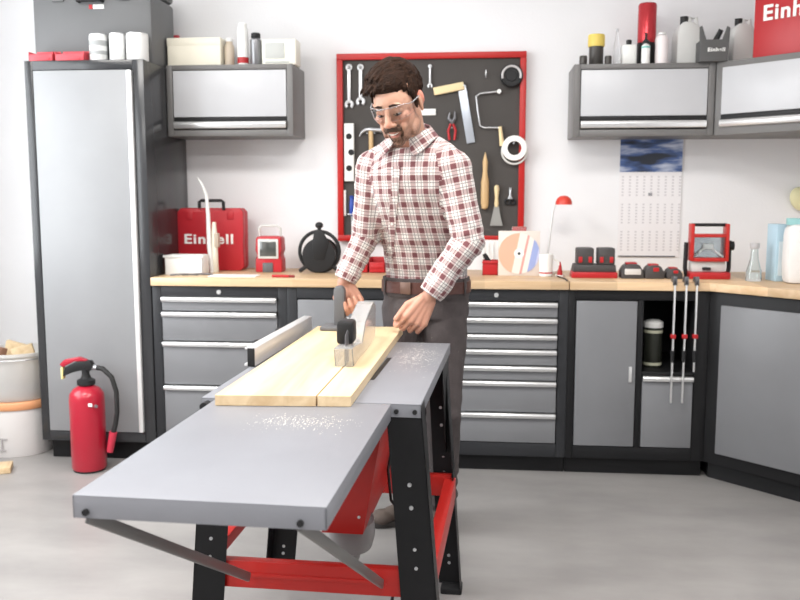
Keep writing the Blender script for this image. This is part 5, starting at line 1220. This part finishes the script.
m = MB(); m.tube([H(-.020, -.0925, -.0615)-OFF, H(-.010, -.0975, -.0650)-OFF, H(0, -.0990, -.0660)-OFF, H(.010, -.0975, -.0650)-OFF, H(.020, -.0925, -.0615)-OFF], .003, 8, rr=[.0006, .0016, .0020, .0016, .0006]); m.build('teeth', M('teeth', (.78, .74, .68), .3), man)
# ---- moustache and short beard rooted on the face
fb_ = BVHTree.FromPolygons([v_.co+OFF for v_ in body.data.vertices], [list(p.vertices) for p in body.data.polygons])
def whiskers(name, n, sampler, ln, r):
    m = MB()
    for i in range(n):
        x, z, ox = sampler(); o0 = H(x, -.16, z); dr = (HM @ V((ox, 1, 0))).normalized()
        h_, nr, _, _ = fb_.ray_cast(o0, dr, .3)
        if h_ is None or (HI @ (h_-HC)).y > .0: continue
        dn = (HM @ V((x*8+random.uniform(-.3, .3), -.15, -1))).normalized(); q1 = h_+nr*.0012+dn*ln*.5; q2 = h_+nr*.0004+dn*ln
        m.tube([h_-nr*.001-OFF, q1-OFF, q2-OFF], r, 5, rr=[r, r, r*.4])
    return m.build(name, BRD, man)
BRD = M('beard_brown', (.060, .028, .014), .6)
random.seed(11)
def s_m():
    x = random.uniform(-.030, .030); return x, -.0435-abs(x)*.22+random.uniform(-.004, .004), 0
def s_c():
    a_ = random.uniform(0, 2*PI); rr_ = math.sqrt(random.random()); return math.cos(a_)*rr_*.034, -.101+math.sin(a_)*rr_*.017, 0
def s_j():
    sg = random.choice((-1, 1)); k = random.random(); return sg*(.036+.016*k), -.092+.045*k+random.uniform(-.014, .014), -sg*.25
whiskers('moustache', 260, s_m, .0075, .0011); whiskers('beard', 330, lambda: s_c() if random.random() < .38 else s_j(), .0042, .00055)
# ---- safety glasses
gl = MB(); G = []
for i in range(25):
    a = -1.25+2.5*i/24; row = []
    for j in range(5):
        z = .030-.046*j/4; nose = max(0, 1-abs(a)/.16)*max(0, (j-2)/2); z += nose*.016; edge = max(0, (abs(a)-.8)/.45); z = z*(1-.35*edge)
        row.append(gl.bm.verts.new(H(math.sin(a)*.077, -.030-math.cos(a)*.074+(.03-z)*.08, z-.002)-OFF))
    G.append(row)
for A_, B_ in zip(G, G[1:]):
    for j in range(4): gl.bm.faces.new((A_[j], A_[j+1], B_[j+1], B_[j]))
LENS = M('clear_lens', (.97, .98, 1), .05, trans=1, ior=1.12)
rim = [tuple(r_[0].co) for r_ in G]; low = [tuple(r_[-1].co) for r_ in G]
og = gl.build('safety_glasses', LENS, man); so = og.modifiers.new('t', 'SOLIDIFY'); so.thickness = .0015
RIM = M('clear_rim', (.85, .87, .9), .15, trans=.8)
MB().tube(rim, .0012, 8).tube(low, .0007, 8).build('rim', RIM, og)
for s in (-1, 1):
    MB().tube([rim[0 if s < 0 else -1], tuple(H(s*.080, -.03, .018)-OFF), tuple(H(s*.082, .012, .016)-OFF)], .0024, 8).build('temple_arm', RIM, og)
